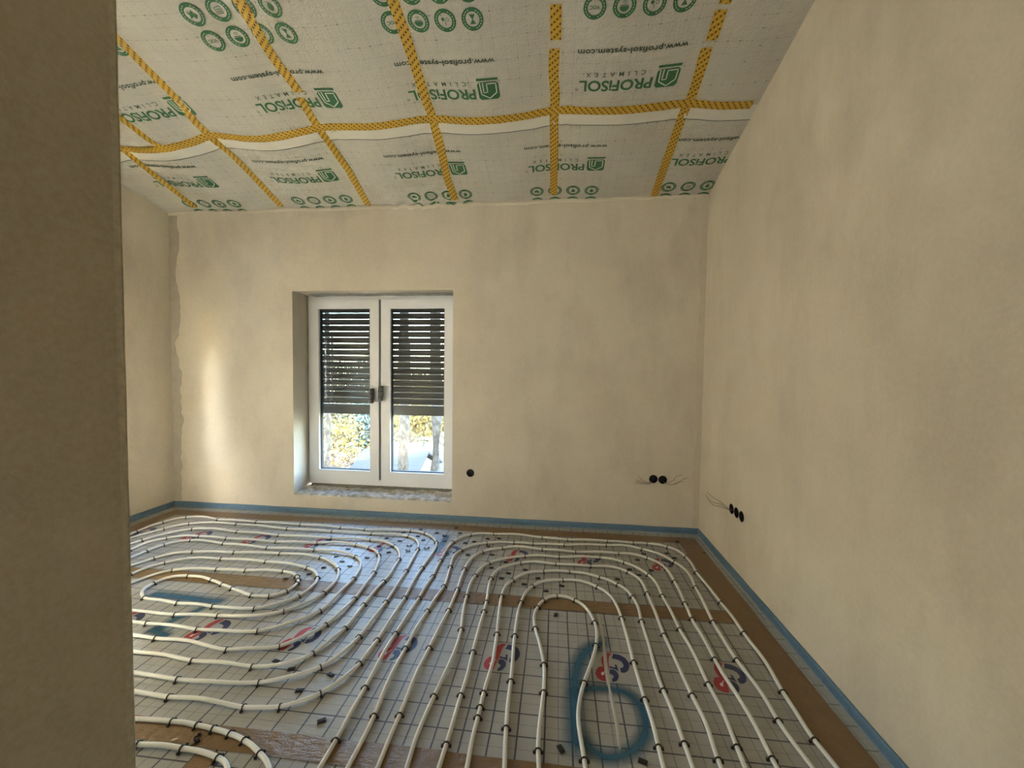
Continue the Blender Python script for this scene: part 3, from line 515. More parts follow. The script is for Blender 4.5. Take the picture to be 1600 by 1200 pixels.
class Print:
    def __init__(s): s.v = []; s.f = []
    def text(s, key, ur, ul, vbase, height):
        # printed upside down as seen from the room: starts at ur, runs to ul
        V, F, x0, x1 = TXT[key]
        b = len(s.v); k = (ur-ul)/(x1-x0)
        s.v += [(ur-(x-x0)*k, vbase-y*height/0.72) for x, y in V]
        s.f += [tuple(b+i for i in q) for q in F]
    def poly(s, pts):
        b = len(s.v); s.v += pts; s.f.append(tuple(range(b, b+len(pts))))
    def grid(s, u0, u1, v0, v1, n=8):
        b = len(s.v)
        for j in range(n+1):
            for i in range(n+1): s.v.append((u0+(u1-u0)*i/n, v0+(v1-v0)*j/n))
        for j in range(n):
            for i in range(n):
                if (i in (0, n-1)) and (j in (0, n-1)):
                    # clipped corner cell
                    a = [b+j*(n+1)+i, b+j*(n+1)+i+1, b+(j+1)*(n+1)+i+1, b+(j+1)*(n+1)+i]
                    k = {(0, 0): 0, (n-1, 0): 1, (n-1, n-1): 2, (0, n-1): 3}[(i, j)]
                    s.f.append(tuple(a[:k]+a[k+1:])); continue
                s.f.append((b+j*(n+1)+i, b+j*(n+1)+i+1, b+(j+1)*(n+1)+i+1, b+(j+1)*(n+1)+i))
    def strip(s, pts, w, closed=False):
        q = []
        for i in range(len(pts) if closed else len(pts)-1):
            a = Vector(pts[i]); c = Vector(pts[(i+1) % len(pts)]); k = max(1, int((c-a).length/0.015))
            q += [tuple(a+(c-a)*j/k) for j in range(k)]
        if not closed: q.append(pts[-1])
        pts = q
        n = len(pts); b = len(s.v)
        for i in range(n):
            a = Vector(pts[(i-1) % n] if closed or i > 0 else pts[i]); c = Vector(pts[(i+1) % n] if closed or i < n-1 else pts[i])
            d = (c-a).normalized(); nn = Vector((-d.y, d.x))*w/2
            q = Vector(pts[i]); s.v += [tuple(q+nn), tuple(q-nn)]
        for i in range(n if closed else n-1):
            j = (i+1) % n
            s.f.append((b+2*i, b+2*i+1, b+2*j+1, b+2*j))
    def ring(s, c, r0, r1, n=28, a0=0, a1=2*math.pi):
        b = len(s.v); full = abs(a1-a0-2*math.pi) < 1e-6
        m = n if full else n+1
        for i in range(m):
            t = a0+(a1-a0)*i/n
            s.v += [(c[0]+r0*math.cos(t), c[1]+r0*math.sin(t)), (c[0]+r1*math.cos(t), c[1]+r1*math.sin(t))]
        for i in range(n):
            j = (i+1) % m
            s.f.append((b+2*i, b+2*i+1, b+2*j+1, b+2*j))
    def disc(s, c, rx, ry=None, n=14):
        ry = ry or rx
        s.poly([(c[0]+rx*math.cos(2*math.pi*i/n), c[1]+ry*math.sin(2*math.pi*i/n)) for i in range(n)])
    def build(s, name, mat, parent, off):
        return mesh(name, [cpt(u, v, off) for u, v in s.v], s.f, mat, parent)
def brand(parent, uc, dv, off):
    # uc: middle of the house badge; dv: shift along the slope
    w, h = 0.124, 0.112; ul = uc-w/2; vt = 1.082+dv
    def bp(a, b): return (ul+a*w, vt-b*h)
    p = Print()
    p.grid(ul, ul+w, vt-h, vt, 9)
    o = p.build('badge', M['green'], parent, off+0.0022)
    q = Print()
    q.strip([bp(0.13, 0.02), bp(0.15, 0.66), bp(0.52, 0.92), bp(0.88, 0.62), bp(0.88, 0.10), bp(0.45, 0.10), bp(0.45, 0.56), bp(0.27, 0.58), bp(0.27, 0.02)], 0.0065)
    q.build('badge_outline', M['pale'], o, off+0.0036)
    q = Print()
    q.strip([(ul, vt+0.0155), (ul+w, vt+0.0150)], 0.0145)
    q.build('badge_bar', M['green'], parent, off+0.0022)
    for name, key, ur, ul_, vb, hh, m in (('name_lettering', 'name', uc-0.080, uc-0.487, 1.038, 0.066, 'green'), ('subtitle_lettering', 'sub', uc-0.126, uc-0.452, 1.087, 0.027, 'darkgreen'),
                                 ('address_lettering', 'web', uc+0.062, uc-0.504, 1.215, 0.030, 'darkgreen'), ('registered_mark', 'reg', uc-0.492, uc-0.512, 0.995, 0.018, 'darkgreen')):
        r = Print(); r.text(key, ur, ul_, vb+dv, hh)
        r.build(name, M[m], parent, off+0.0022)['kind'] = 'stuff'
def icon(parent, u, v, kind, off):
    p = Print(); c = (u, v)
    p.ring(c, 0.0345, 0.0545)
    def at(x, y): return (u-x*0.03, v-y*0.03)
    if kind == 0:      # leaf
        p.poly([at(0, 0.8), at(0.45, 0.45), at(0.5, 0), at(0.25, -0.4), at(0.05, -0.5), at(0, -0.85), at(-0.06, -0.5), at(-0.3, -0.35), at(-0.5, 0.05), at(-0.4, 0.5)])
    elif kind == 1:    # tree
        p.disc(at(0, 0.2), 0.016, 0.014); p.poly([at(-0.1, -0.2), at(0.1, -0.2), at(0.16, -0.8), at(-0.16, -0.8)])
    elif kind == 2:    # sheet of fabric
        p.strip([at(-0.5, -0.5), at(0.5, -0.45), at(0.5, 0.5), at(-0.5, 0.55)], 0.0035, True)
        p.strip([at(-0.3, 0.2), at(0.3, 0.2)], 0.003); p.strip([at(-0.3, -0.1), at(0.3, -0.1)], 0.003)
    elif kind == 3:    # tangled shape
        p.poly([at(-0.8, 0.1), at(-0.3, 0.7), at(0.1, 0.3), at(0.7, 0.6), at(0.5, 0.0), at(0.8, -0.5), at(0.2, -0.3), at(-0.2, -0.7), at(-0.3, -0.1)])
    elif kind == 4:
        p.text('voc', u+0.024, u-0.024, v+0.008, 0.017)
    elif kind == 5:    # half disc over waves
        p.poly([at(0.75*math.cos(a*math.pi/8), 0.1+0.75*math.sin(a*math.pi/8)) for a in range(9)])
        p.strip([at(-0.6, -0.05), at(0.6, -0.05)], 0.004)
        for r in (0.35, 0.62):
            p.ring(at(0, -0.1), r*0.03-0.0025, r*0.03, 8, 0.25*math.pi, 0.75*math.pi)
    elif kind == 6:    # dots and a stroke
        p.ring(at(-0.4, -0.15), 0.006, 0.0085, 12); p.disc(at(0.35, -0.2), 0.0085); p.strip([at(0, 0.75), at(0.05, 0.1)], 0.0035)
    else:              # hourglass
        p.poly([at(-0.5, 0.75), at(0.5, 0.75), at(0.05, 0.0), at(-0.05, 0.0)]); p.poly([at(-0.05, 0.0), at(0.05, 0.0), at(0.5, -0.75), at(-0.5, -0.75)])
    o = p.build('icon_print', M['green'], parent, off+0.0022)
    q = Print()
    for i in range(20):
        if i in (4, 5, 14, 15): continue
        q.ring(c, 0.0425, 0.0455, 2, 2*math.pi*i/20, 2*math.pi*(i+0.6)/20)
    q.build('icon_lettering', M['pale'], o, off+0.0034)['kind'] = 'stuff'
for uc in (0.585, -0.428, -1.415, -2.422):
    brand(upper, uc, 0.0, 0.0015)
    for r in range(2):
        for k in range(4):
            icon(upper, uc-0.018-0.139*k, 1.415+0.128*r, (7-k) if r == 0 else (0, 1, 2, 3)[k], 0.0015)
for uc in (1.268, 0.250, -0.763, -1.790, -2.815):
    brand(lower, uc, -0.640, 0.0)
    for r in range(2):
        for k in range(4):
            icon(lower, uc-0.006-0.1435*k, 0.108-0.127*r, (0, 1, 2, 3)[k] if r == 0 else 7-k, 0.0)
# staples along the right edge
for u, v in ((0.985, 1.26), (1.01, 1.17), (0.97, 1.09)):
    a = cpt(u, v, 0.002)
    MB().box(a.x-0.006, a.x+0.006, a.y-0.001, a.y+0.001, a.z-0.002, a.z+0.001).build('staple', M['staple'], upper)

# ---------------------------------------------------------------- yellow joint tapes
def ceiling_tape(path, label, width=0.057, off=0.004, seed=0):
    pts = catmull([(a, b, 0) for a, b in path], 0.025)
    V = []; F = []; UV = []; s = 0.0
    for i, q in enumerate(pts):
        a = pts[max(i-1, 0)]; b = pts[min(i+1, len(pts)-1)]
        d = (b-a).normalized(); n = Vector((-d.y, d.x, 0))
        if i: s += (q-pts[i-1]).length
        wj = width*(1+0.07*noise.noise(Vector((s*9, seed*3.7, 0))))
        for k in range(5):
            t = k/4-0.5
            e = q+n*wj*t
            lift = off + 0.002*(1-abs(2*t)) + 0.0016*noise.noise(Vector((s*22, t*3, seed)))
            V.append(cpt(e.x, e.y, lift)); UV.append((s, k/4))
    for i in range(len(pts)-1):
        for k in range(4):
            F.append((i*5+k, i*5+k+1, i*5+k+6, i*5+k+5))
    o = mesh('sealing_tape', V, F, M['ytape'], None, True, UV)
    return tag(o, label, 'tape', 'yellow sealing tapes under the roof')
ceiling_tape(HPATH[:-1],
             'long yellow tape running across the whole ceiling over all rafters', off=0.005, seed=1)
ceiling_tape([(-2.90, 2.15), (-2.885, 1.05), (-2.87, 0.92), (-2.865, 0.82), (-2.825, 0.735)], 'yellow tape at the left ending on the long cross tape, without a part below', seed=2)
ceiling_tape([(-3.19, 2.1), (-3.195, 0.75), (-3.212, 0.53), (-3.225, 0.34), (-3.243, 0.06)], 'leftmost yellow rafter tape below the long cross tape, close to the left wall', seed=3)
ceiling_tape([(-2.385, 2.15), (-2.389, 1.46), (-2.395, 1.25), (-2.40, 1.1), (-2.425, 0.95), (-2.43, 0.79), (-2.41, 0.6), (-2.412, 0.42), (-2.435, 0.03)], 'yellow rafter tape second from the left wall, running to the window wall', seed=4)
ceiling_tape([(-1.57, 2.15), (-1.578, 1.7), (-1.578, 1.50)], 'yellow tape piece above the window at the top edge of the picture', 0.062, 0.0055, seed=5)
ceiling_tape([(-1.585, 1.525), (-1.592, 1.43), (-1.60, 1.28), (-1.59, 1.19), (-1.588, 1.078)], 'yellow tape piece above the window between the upper piece and a small gap', 0.060, seed=6)
ceiling_tape([(-1.60, 1.045), (-1.61, 0.95), (-1.615, 0.82), (-1.612, 0.58), (-1.61, 0.42), (-1.625, 0.25), (-1.645, 0.0)], 'yellow rafter tape above the window reaching down to the wall from a small gap', seed=7)
ceiling_tape([(-0.815, 2.15), (-0.82, 1.5), (-0.817, 1.4), (-0.82, 1.2), (-0.826, 1.0), (-0.825, 0.83), (-0.845, 0.55), (-0.872, 0.27), (-0.866, 0.05)], 'yellow rafter tape just right of the window, ending at the crumpled membrane edge', 0.060, seed=8)
ceiling_tape([(-0.036, 1.435), (-0.036, 1.27)], 'short yellow tape piece in the middle of the ceiling, above a pale gap', seed=9)
ceiling_tape([(-0.043, 1.226), (-0.049, 1.08), (-0.040, 0.95), (-0.046, 0.84), (-0.048, 0.49), (-0.054, 0.065)], 'straight yellow rafter tape in the middle of the ceiling, below the pale gap', seed=10)
ceiling_tape([(0.76, 1.62), (0.757, 1.375)], 'yellow tape piece at the top picture edge near the right wall', seed=11)
ceiling_tape([(0.752, 1.352), (0.757, 1.21)], 'short yellow tape piece near the right wall between two pale gaps', seed=12)
ceiling_tape([(0.746, 1.174), (0.757, 1.0), (0.757, 0.88), (0.747, 0.8), (0.745, 0.5), (0.745, -0.005)], 'rightmost yellow rafter tape running down to the window wall', seed=13)

# ragged plaster edge where the back wall meets the membrane
def top_trim():
    n = 260; V = []; F = []
    for i in range(n+1):
        x = XL+(XR-XL)*i/n
        d = 0.010+0.012*(1-((x+1.2)/2.4)**2 if abs(x+1.2) < 2.4 else 0)
        j = 0.006*noise.noise(Vector((x*11, 0, 2))) + 0.004*noise.noise(Vector((x*45, 1, 2)))
        s = sag(x, 0.01)
        z0 = ZC - s - d + j
        y = YB - 0.010 - 0.006*noise.noise(Vector((x*14, 5, 1)))
        V += [(x, YB+0.002, z0-0.010), (x, y+0.004, z0), (x, y, ZC-s+0.004), (x, YB+0.002, ZC+0.01)]
    for i in range(n):
        for k in range(3): F.append((i*4+k, i*4+k+1, i*4+k+5, i*4+k+4))
    structure(mesh('trim_2', V, F, M['wall'], None, True))
top_trim()

# darker skim of filler down the two corners of the window wall
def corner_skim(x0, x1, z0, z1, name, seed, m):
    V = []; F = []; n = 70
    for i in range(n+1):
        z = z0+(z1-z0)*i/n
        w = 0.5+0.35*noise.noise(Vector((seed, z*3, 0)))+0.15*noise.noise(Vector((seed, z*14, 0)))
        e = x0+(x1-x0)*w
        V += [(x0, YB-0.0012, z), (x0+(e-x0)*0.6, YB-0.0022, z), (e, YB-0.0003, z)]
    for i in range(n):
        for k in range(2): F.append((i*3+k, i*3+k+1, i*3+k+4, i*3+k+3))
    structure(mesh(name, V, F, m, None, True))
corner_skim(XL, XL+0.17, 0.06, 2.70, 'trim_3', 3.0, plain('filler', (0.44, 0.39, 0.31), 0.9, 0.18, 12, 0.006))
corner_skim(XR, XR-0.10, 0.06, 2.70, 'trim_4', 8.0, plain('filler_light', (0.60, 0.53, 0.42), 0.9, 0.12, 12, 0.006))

# ================================================================ WINDOW
def window():
    w = structure(empty('window_1', ((OP[0]+OP[1])/2, YW, OP[2])))
    def put(mb, name, mat, parent=w, bevel=0.0):
        o = mb.build(name, mat, None, False, bevel); o.parent = parent
        o.matrix_parent_inverse = Matrix.Translation(-Vector(w.location)); return o
    x0, x1, z0, z1 = OP[0], OP[1], 0.212, OP[3]
    mb = MB()
    mb.box(x0, x0+0.062, YW, YW+0.075, z0, z1-0.002).box(x1-0.062, x1, YW, YW+0.075, z0, z1-0.002)
    mb.box(x0, x1, YW+0.001, YW+0.074, z0, z0+0.075).box(x0, x1, YW+0.001, YW+0.074, z1-0.075, z1-0.003)
    put(mb, 'frame', M['pvc'])
    put(MB().box(-1.652, -1.634, YW-0.004, YW+0.05, 0.272, 1.962), 'sash_gap_shade', plain('sash_gap_shadow', (0.16, 0.16, 0.165), 0.5))  # grey bar filling the sash gap, its colour gives the gap's shadow
    def sash(a0, a1, b0, b1, g):
        # a: outer, b: glass (x), heights shared
        za, zb, ga, gb = 0.270, 1.963, 0.355, 1.877
        y0, y1 = YW-0.020, YW+0.052
        mb = MB()
        mb.prism([(a0, za), (b0, ga), (b0, gb), (a0, zb)], y0, y1, 1)
        mb.prism([(a1, za), (a1, zb), (b1, gb), (b1, ga)], y0, y1, 1)
        mb.prism([(a0, za), (a1, za), (b1, ga), (b0, ga)], y0, y1, 1)
        mb.prism([(a0, zb), (b0, gb), (b1, gb), (a1, zb)], y0, y1, 1)
        s = put(mb, 'sash', M['pvc'])
        mb = MB(); t = 0.008
        for q in ((b0, b0+t, ga, gb), (b1-t, b1, ga, gb), (b0, b1, ga, ga+t), (b0, b1, gb-t, gb)):
            mb.box(q[0], q[1], YW+0.006, YW+0.040, q[2], q[3])
        o = mb.build('gasket', M['gasket'], s); 
        o = MB().box(b0+0.002, b1-0.002, YW+0.020, YW+0.026, ga+0.002, gb-0.002).build('pane', M['glass'], s)
        for c in s.children: c.matrix_parent_inverse = Matrix.Translation(-Vector(w.location))@Matrix.Identity(4)
        for c in s.children: c.matrix_parent_inverse = Matrix.Identity(4)
        return s
    s1 = sash(-2.347, -1.654, -2.247, -1.740, 0)
    s2 = sash(-1.632, -0.912, -1.542, -1.028, 0)
    # handles packed in grey covers, held by cable ties
    for s, x, z in ((s1, -1.710, 1.068), (s2, -1.620, 1.092)):
        h = MB().box(x-0.014, x+0.014, YW-0.032, YW-0.018, z-0.03, z+0.07)
        hb = [(x, YW-0.056, z+0.068-0.0135*i) for i in range(11)]
        rr = [0.016, 0.021, 0.022, 0.022, 0.022, 0.022, 0.022, 0.022, 0.021, 0.021, 0.018]
        h.tube(hb, rr, 14, True, Vector((0, 1, 0)))
        h.tube([(x, YW-0.02, z+0.035), (x, YW-0.056, z+0.035)], 0.012, 10)
        hd = h.build('handle', M['handle'], s, False)
        for zz in (z+0.022, z-0.030):
            MB().tube([(x, YW-0.056, zz+0.003), (x, YW-0.056, zz-0.003)], 0.0245, 14, True, Vector((0, 1, 0))).build('cable_tie', M['black'], hd)
    return w
window()

def side_window():
    # window in the left wall, out of sight behind the partition
    y0, y1, z0, z1 = 1.20, 2.30, 0.72, 1.85; X = XL-0.10
    w = structure(empty('window_2', (X, (y0+y1)/2, z0))); L = Vector(w.location)
    def bx(a0, a1, b0, b1, c0, c1): return (a0-L.x, a1-L.x, b0-L.y, b1-L.y, c0-L.z, c1-L.z)
    mb = MB()
    for q in ((y0, y0+0.05, z0, z1), (y1-0.05, y1, z0, z1), (y0, y1, z0, z0+0.06), (y0, y1, z1-0.06, z1)):
        mb.box(*bx(X-0.02, X+0.02, *q))
    mb.build('frame', M['pvc'], w)
    MB().box(*bx(X-0.003, X+0.003, y0+0.045, y1-0.045, z0+0.055, z1-0.055)).build('pane', M['glass'], w)
side_window()

def shutter():
    y = 3.79; x0, x1 = -2.335, -0.925
    s = empty('roller_shutter', (x0/2+x1/2, y, 0.875))
    tag(s, 'dark grey roller shutter with slotted slats, lowered two thirds over the window', 'shutter')
    L = Vector(s.location)
    pitch = 0.0585
    # one slat: curved body with a row of light slots along its lower edge
    mb = MB(); w = x1-x0
    prof = [(-0.003, 0.0038), (0.001, 0.0032), (0.005, 0.014), (0.0065, 0.030), (0.005, 0.047), (0.001, 0.0578), (-0.003, 0.0578), (-0.0015, 0.045), (0.0, 0.030), (-0.0015, 0.015)]
    mb.prism(prof, -w/2, w/2, 0)
    n = 72
    for i in range(n):
        c = -w/2 + w*(i+0.5)/n
        mb.box(c-0.0050, c+0.0050, -0.0012, 0.0008, -0.0008, 0.0065)
    sl = None
    for k in range(21):
        z = 0.952+pitch*k
        if sl is None: sl = mb.build('slat', M['slat'], s)
        else:
            c = sl.copy(); COL.objects.link(c); c.parent = s; sl2 = c
        o = sl if k == 0 else sl2
        o.location = (0, 0.0, z+0.025-L.z)
    MB().box(-w/2, w/2, -0.006, 0.009, 0.0, 0.095).build('bottom_bar', M['slat'], s, False, 0.002)
    for a in (x0-0.012, x1-0.014):
        MB().box(a-L.x, a+0.026-L.x, -0.018, 0.02, 0.30-L.z, 2.1-L.z).build('guide_rail', M['slat'], s)
shutter()

# rough window board with plaster crumbs, and the foam seam under the frame
def sill():
    o = structure(empty('window_sill', (-1.63, YB, OP[2])))
    nx, ny = 90, 16; V = []; F = []
    for j in range(ny+1):
        for i in range(nx+1):
            x = OP[0]+(OP[1]-OP[0])*i/nx; y = YB+0.002+(0.236)*j/ny
            z = OP[2]-0.004+0.012*noise.noise(Vector((x*7, y*9, 3)))+0.006*noise.noise(Vector((x*40, y*40, 9)))
            z += 0.012*smoothstep(0.5, 1.0, j/ny)
            if j == 0: z = OP[2]-0.022
            V.append((x+1.63, y-YB, z-OP[2]))
    for j in range(ny):
        for i in range(nx):
            a = j*(nx+1)+i; F.append((a, a+1, a+nx+2, a+nx+1))
    t = NT('rough_sill_mortar'); c = t.coord()
    col = t.mix(t.ramp(t.noise(c, 14, 5, 0.7), 0.38, 0.62), (0.70, 0.68, 0.64), (0.33, 0.27, 0.19))
    t.bump(t.noise(c, 70, 4, 0.7), 0.7, 0.01); t.set(col, 0.9)
    mesh('mortar_bed', V, F, t.m, o, True)
    V = []; F = []; n = 150
    for i in range(n+1):
        x = OP[0]+0.03+(OP[1]-OP[0]-0.03)*i/n
        a = noise.noise(Vector((x*60, 0, 0)))*0.006
        V += [(x+1.63, 0.205+a, -0.005), (x+1.63, 0.212+a*1.4, 0.014+a*0.8), (x+1.63, 0.226+a, 0.024+a), (x+1.63, 0.24, 0.026)]
    for i in range(n):
        for k in range(3): F.append((i*4+k, i*4+k+1, i*4+k+5, i*4+k+4))
    mesh('foam_seam', V, F, M['greyfoam'], o, False)
    for i in range(26):
        x = random.uniform(OP[0]+0.05, OP[1]-0.05); y = random.uniform(0.03, 0.2); r = random.uniform(0.003, 0.009)
        V = [(random.uniform(0.6, 1.0)*r*a, random.uniform(0.6, 1.0)*r*b, random.uniform(0.5, 0.9)*r*c) for a, b, c in ((1, 0, 0), (-1, 0, 0), (0, 1, 0), (0, -1, 0), (0, 0, 1), (0, 0, -1))]
        q = mesh('crumb', V, [(0, 2, 4), (2, 1, 4), (1, 3, 4), (3, 0, 4), (2, 0, 5), (1, 2, 5), (3, 1, 5), (0, 3, 5)], M['rubble'], o)
        q.location = (x+1.63, y, 0.012)
sill()
# torn sealing film hanging at the lintel
def lintel_film():
    V = []; F = []; n = 140
    for i in range(n+1):
        x = OP[0]+0.07+(OP[1]-OP[0]-0.09)*i/n
        d = 0.016+0.012*noise.noise(Vector((x*6, 1, 1)))+0.006*noise.noise(Vector((x*30, 1, 1)))
        V += [(x, YB+0.225, OP[3]-0.001), (x, YB+0.205, OP[3]-0.004-d*0.5), (x, YB+0.17, OP[3]-0.004-abs(0.008*noise.noise(Vector((x*12, 4, 1))))), (x, YB+0.10+0.05*noise.noise(Vector((x*5, 7, 1))), OP[3]-0.003)]
    for i in range(n):
        for k in range(3): F.append((i*4+k, i*4+k+1, i*4+k+5, i*4+k+4))
    t = NT('torn_grey_film'); c = t.coord()
    t.set(t.mix(t.ramp(t.noise(t.map(c, (3, 30, 1)), 5, 5, 0.7), 0.35, 0.6), (0.07, 0.07, 0.08), (0.42, 0.40, 0.36)), 0.5)
    o = mesh('sealing_film', V, F, t.m, None, True)
    tag(o, 'torn grey sealing film along the underside of the window lintel', 'film')
lintel_film()

# ================================================================ FLOOR COVERING
fA = foil('grid_foil_thin_lines', -0.025, 0.033, True, -0.225, 1.834)
fB = foil('grid_foil_bold_lines', -0.025, 0.033, False, -0.225, 1.834)
fC = foil('grid_foil_rear', 0.036, 0.05, True, -0.262, 2.852)
fD = foil('grid_foil_near', -0.02, 0.0, True, None, None)
def board(x0, x1, y0, y1, mat, label):
    g = 0.0006
    o = MB().box(x0+g, x1-g, y0+g, y1-g, -0.032, 0.0).build('insulation_board', mat)
    return tag(o, label, 'board', 'foil-faced floor insulation boards')
YS1, YS0 = 2.290, 1.297
b_rl = board(XL+0.008, -1.36, YS1, YB-0.008, fC, 'white grid-printed insulation board along the window wall, under the window')
b_rr = board(-1.36, XR-0.008, YS1, YB-0.008, fC, 'white grid-printed insulation board in the right far corner of the floor')
b_fl = board(XL+0.008, -1.225, YS0, YS1, fA, 'white grid-printed insulation board under the lower arms of the left spiral')
b_fm = board(-1.225, -0.025, YS0, YS1, fB, 'white insulation board with bold grid only, in the middle of the floor')
b_fr = board(-0.025, XR-0.008, YS0, YS1, fA, 'white grid-printed insulation board carrying the blue sprayed figure')
b_nl = board(XL+0.008, XP, YP+0.008, YS0, fD, 'white grid-printed insulation board behind the partition, at the lower left')
b_nr = board(XP+0.008, XR-0.008, YR+0.008, YS0, fD, 'white grid-printed insulation board in the foreground, below the nearest brown tape')

# red and blue maker's mark printed on the boards
def logo(cx, cy, parent):
    V = []; F = []
    def add(name, poly, mat, z):
        mesh(name, [(cx+a, cy+b, z) for a, b in poly], [tuple(range(len(poly)))], mat, parent)
    add('red_mark', LOGO_RED, M['red'], 0.0005)
    add('mark_notch', LOGO_NOTCH, M['white'], 0.0009)
    for q in (LOGO_BLUE, LOGO_BLUE2, LOGO_BLUE3):
        add('blue_mark', q, M['navy'], 0.0005)
for k in range(-5, 3):
    x = -0.228+0.5*k
    if x > XR-0.1 or x < -2.8: continue
    logo(x, 1.834, b_fl if x < -1.225 else (b_fm if x < -0.025 else b_fr))
for k in range(-6, 3):
    x = -0.262+0.503*k
    if x > XR-0.1 or x < XL+0.1: continue
    logo(x, 2.862, b_rl if x < -1.36 else b_rr)

# blue spray marks
def spray(path, w, parent):
    pts = catmull([(a, b, 0) for a, b in path], 0.02)
    V = []; F = []; UV = []; n = len(pts)
    for i, q in enumerate(pts):
        a = pts[max(i-1, 0)]; b = pts[min(i+1, n-1)]; d = (b-a).normalized(); nn = Vector((-d.y, d.x, 0))
        for k in range(3):
            e = q+nn*w*(k/2-0.5); V.append((e.x, e.y, 0.0012+0.0002*len(parent.children) % 0.001)); UV.append((i/(n-1), k/2))
    for i in range(n-1):
        for k in range(2): F.append((i*3+k, i*3+k+1, i*3+k+4, i*3+k+3))
    mesh('spray_mark', V, F, M['spray'], parent, False, UV)
spray([(0.250, 2.06), (0.238, 1.99), (0.165, 1.93), (0.118, 1.83), (0.095, 1.72), (0.088, 1.6), (0.088, 1.45), (0.085, 1.36)], 0.115, b_fr)
spray([(0.075, 1.63), (0.13, 1.682), (0.224, 1.700), (0.31, 1.685), (0.352, 1.62), (0.356, 1.55), (0.33, 1.475), (0.275, 1.42), (0.19, 1.39), (0.135, 1.42), (0.105, 1.50)], 0.085, b_fr)
spray([(-2.36, 2.085), (-2.2, 2.08), (-2.05, 2.072), (-1.92, 2.068), (-1.83, 2.088)], 0.12, b_fl)
spray([(-1.915, 2.02), (-1.945, 1.95), (-1.985, 1.88), (-1.99, 1.78)], 0.08, b_fl)
spray([(-2.04, 1.80), (-1.97, 1.785), (-1.88, 1.76)], 0.09, b_fl)
spray([(-0.856, 3.15), (-0.85, 3.0), (-0.85, 2.80)], 0.07, b_rr)
# crease in the foil
def crease():
    path = [(0.243, 2.237), (0.250, 2.06), (0.245, 1.94), (0.239, 1.742), (0.243, 1.644), (0.246, 1.55), (0.243, 1.45), (0.238, 1.37)]
    pts = catmull([(a, b, 0) for a, b in path], 0.015); V = []; F = []; n = len(pts)
    for i, q in enumerate(pts):
        e = math.sin(math.pi*i/(n-1))**0.5
        h = 0.0045*e*(0.7+0.4*noise.noise(Vector((q.y*9, 0, 0)))); w = 0.003+0.006*e
        V += [(q.x-w, q.y, 0.0002), (q.x-w*0.35, q.y, h*0.8), (q.x+w*0.1, q.y, h), (q.x+w, q.y, 0.0002)]
    for i in range(n-1):
        for k in range(3): F.append((i*4+k, i*4+k+1, i*4+k+5, i*4+k+4))
    t = NT('creased_foil'); t.bump(t.noise(t.coord(), 40, 4), 0.5, 0.004)
    mesh('foil_crease', V, F, t.set((0.50, 0.495, 0.47), 0.30), b_fr, True)
crease()

# brown packing tape over the board joints
def floor_tape(x0, x1, y0, y1, label, z=0.0012, seed=0, amp=0.0028):
    nx = max(4, int((x1-x0)/0.02)); ny = max(4, int((y1-y0)/0.02))
    if x1-x0 > y1-y0: nx = int((x1-x0)/0.025); ny = 10
    else: ny = int((y1-y0)/0.025); nx = 10
    V = []; F = []
    for j in range(ny+1):
        for i in range(nx+1):
            x = x0+(x1-x0)*i/nx; y = y0+(y1-y0)*j/ny
            if j in (0, ny): y += 0.006*noise.noise(Vector((x*3, seed, j)))
            if i in (0, nx): x += 0.006*noise.noise(Vector((y*3, seed, i)))
            k = noise.noise(Vector((x*5, y*22, seed))) if x1-x0 > y1-y0 else noise.noise(Vector((x*22, y*5, seed)))
            e = min(i, nx-i)/nx if x1-x0 < y1-y0 else min(j, ny-j)/ny
            V.append((x, y, z+amp*max(0, k)*min(1, e*5)))
    for j in range(ny):
        for i in range(nx):
            a = j*(nx+1)+i; F.append((a, a+1, a+nx+2, a+nx+1))
    return tag(mesh('packing_tape', V, F, M['tape'], None, True), label, 'tape', 'brown packing tapes on the floor')
floor_tape(-3.40, 1.02, 3.235, 3.345, 'brown packing tape on the floor along the window wall', 0.0012, 1)
floor_tape(-3.475, -3.355, 1.2, 3.34, 'brown packing tape on the floor along the left wall', 0.0022, 2)
floor_tape(0.962, 1.108, -2.4, 3.33, 'wide brown packing tape on the floor along the right wall', 0.0034, 3, 0.004)
floor_tape(-3.36, 0.99, 2.236, 2.346, 'brown packing tape across the middle of the floor, shiny near the spiral', 0.0016, 4, 0.0035)
floor_tape(-1.62, 0.99, 1.252, 1.343, 'brown packing tape crossing the foreground of the floor', 0.0016, 5, 0.0035)
floor_tape(-3.40, -1.62, 1.243, 1.343, 'brown packing tape at the lower left running behind the partition', 0.0014, 6, 0.003)
floor_tape(-1.215, -1.135, 0.99, 1.24, 'short brown packing tape at the lower left under the nearest pipe', 0.0030, 7)
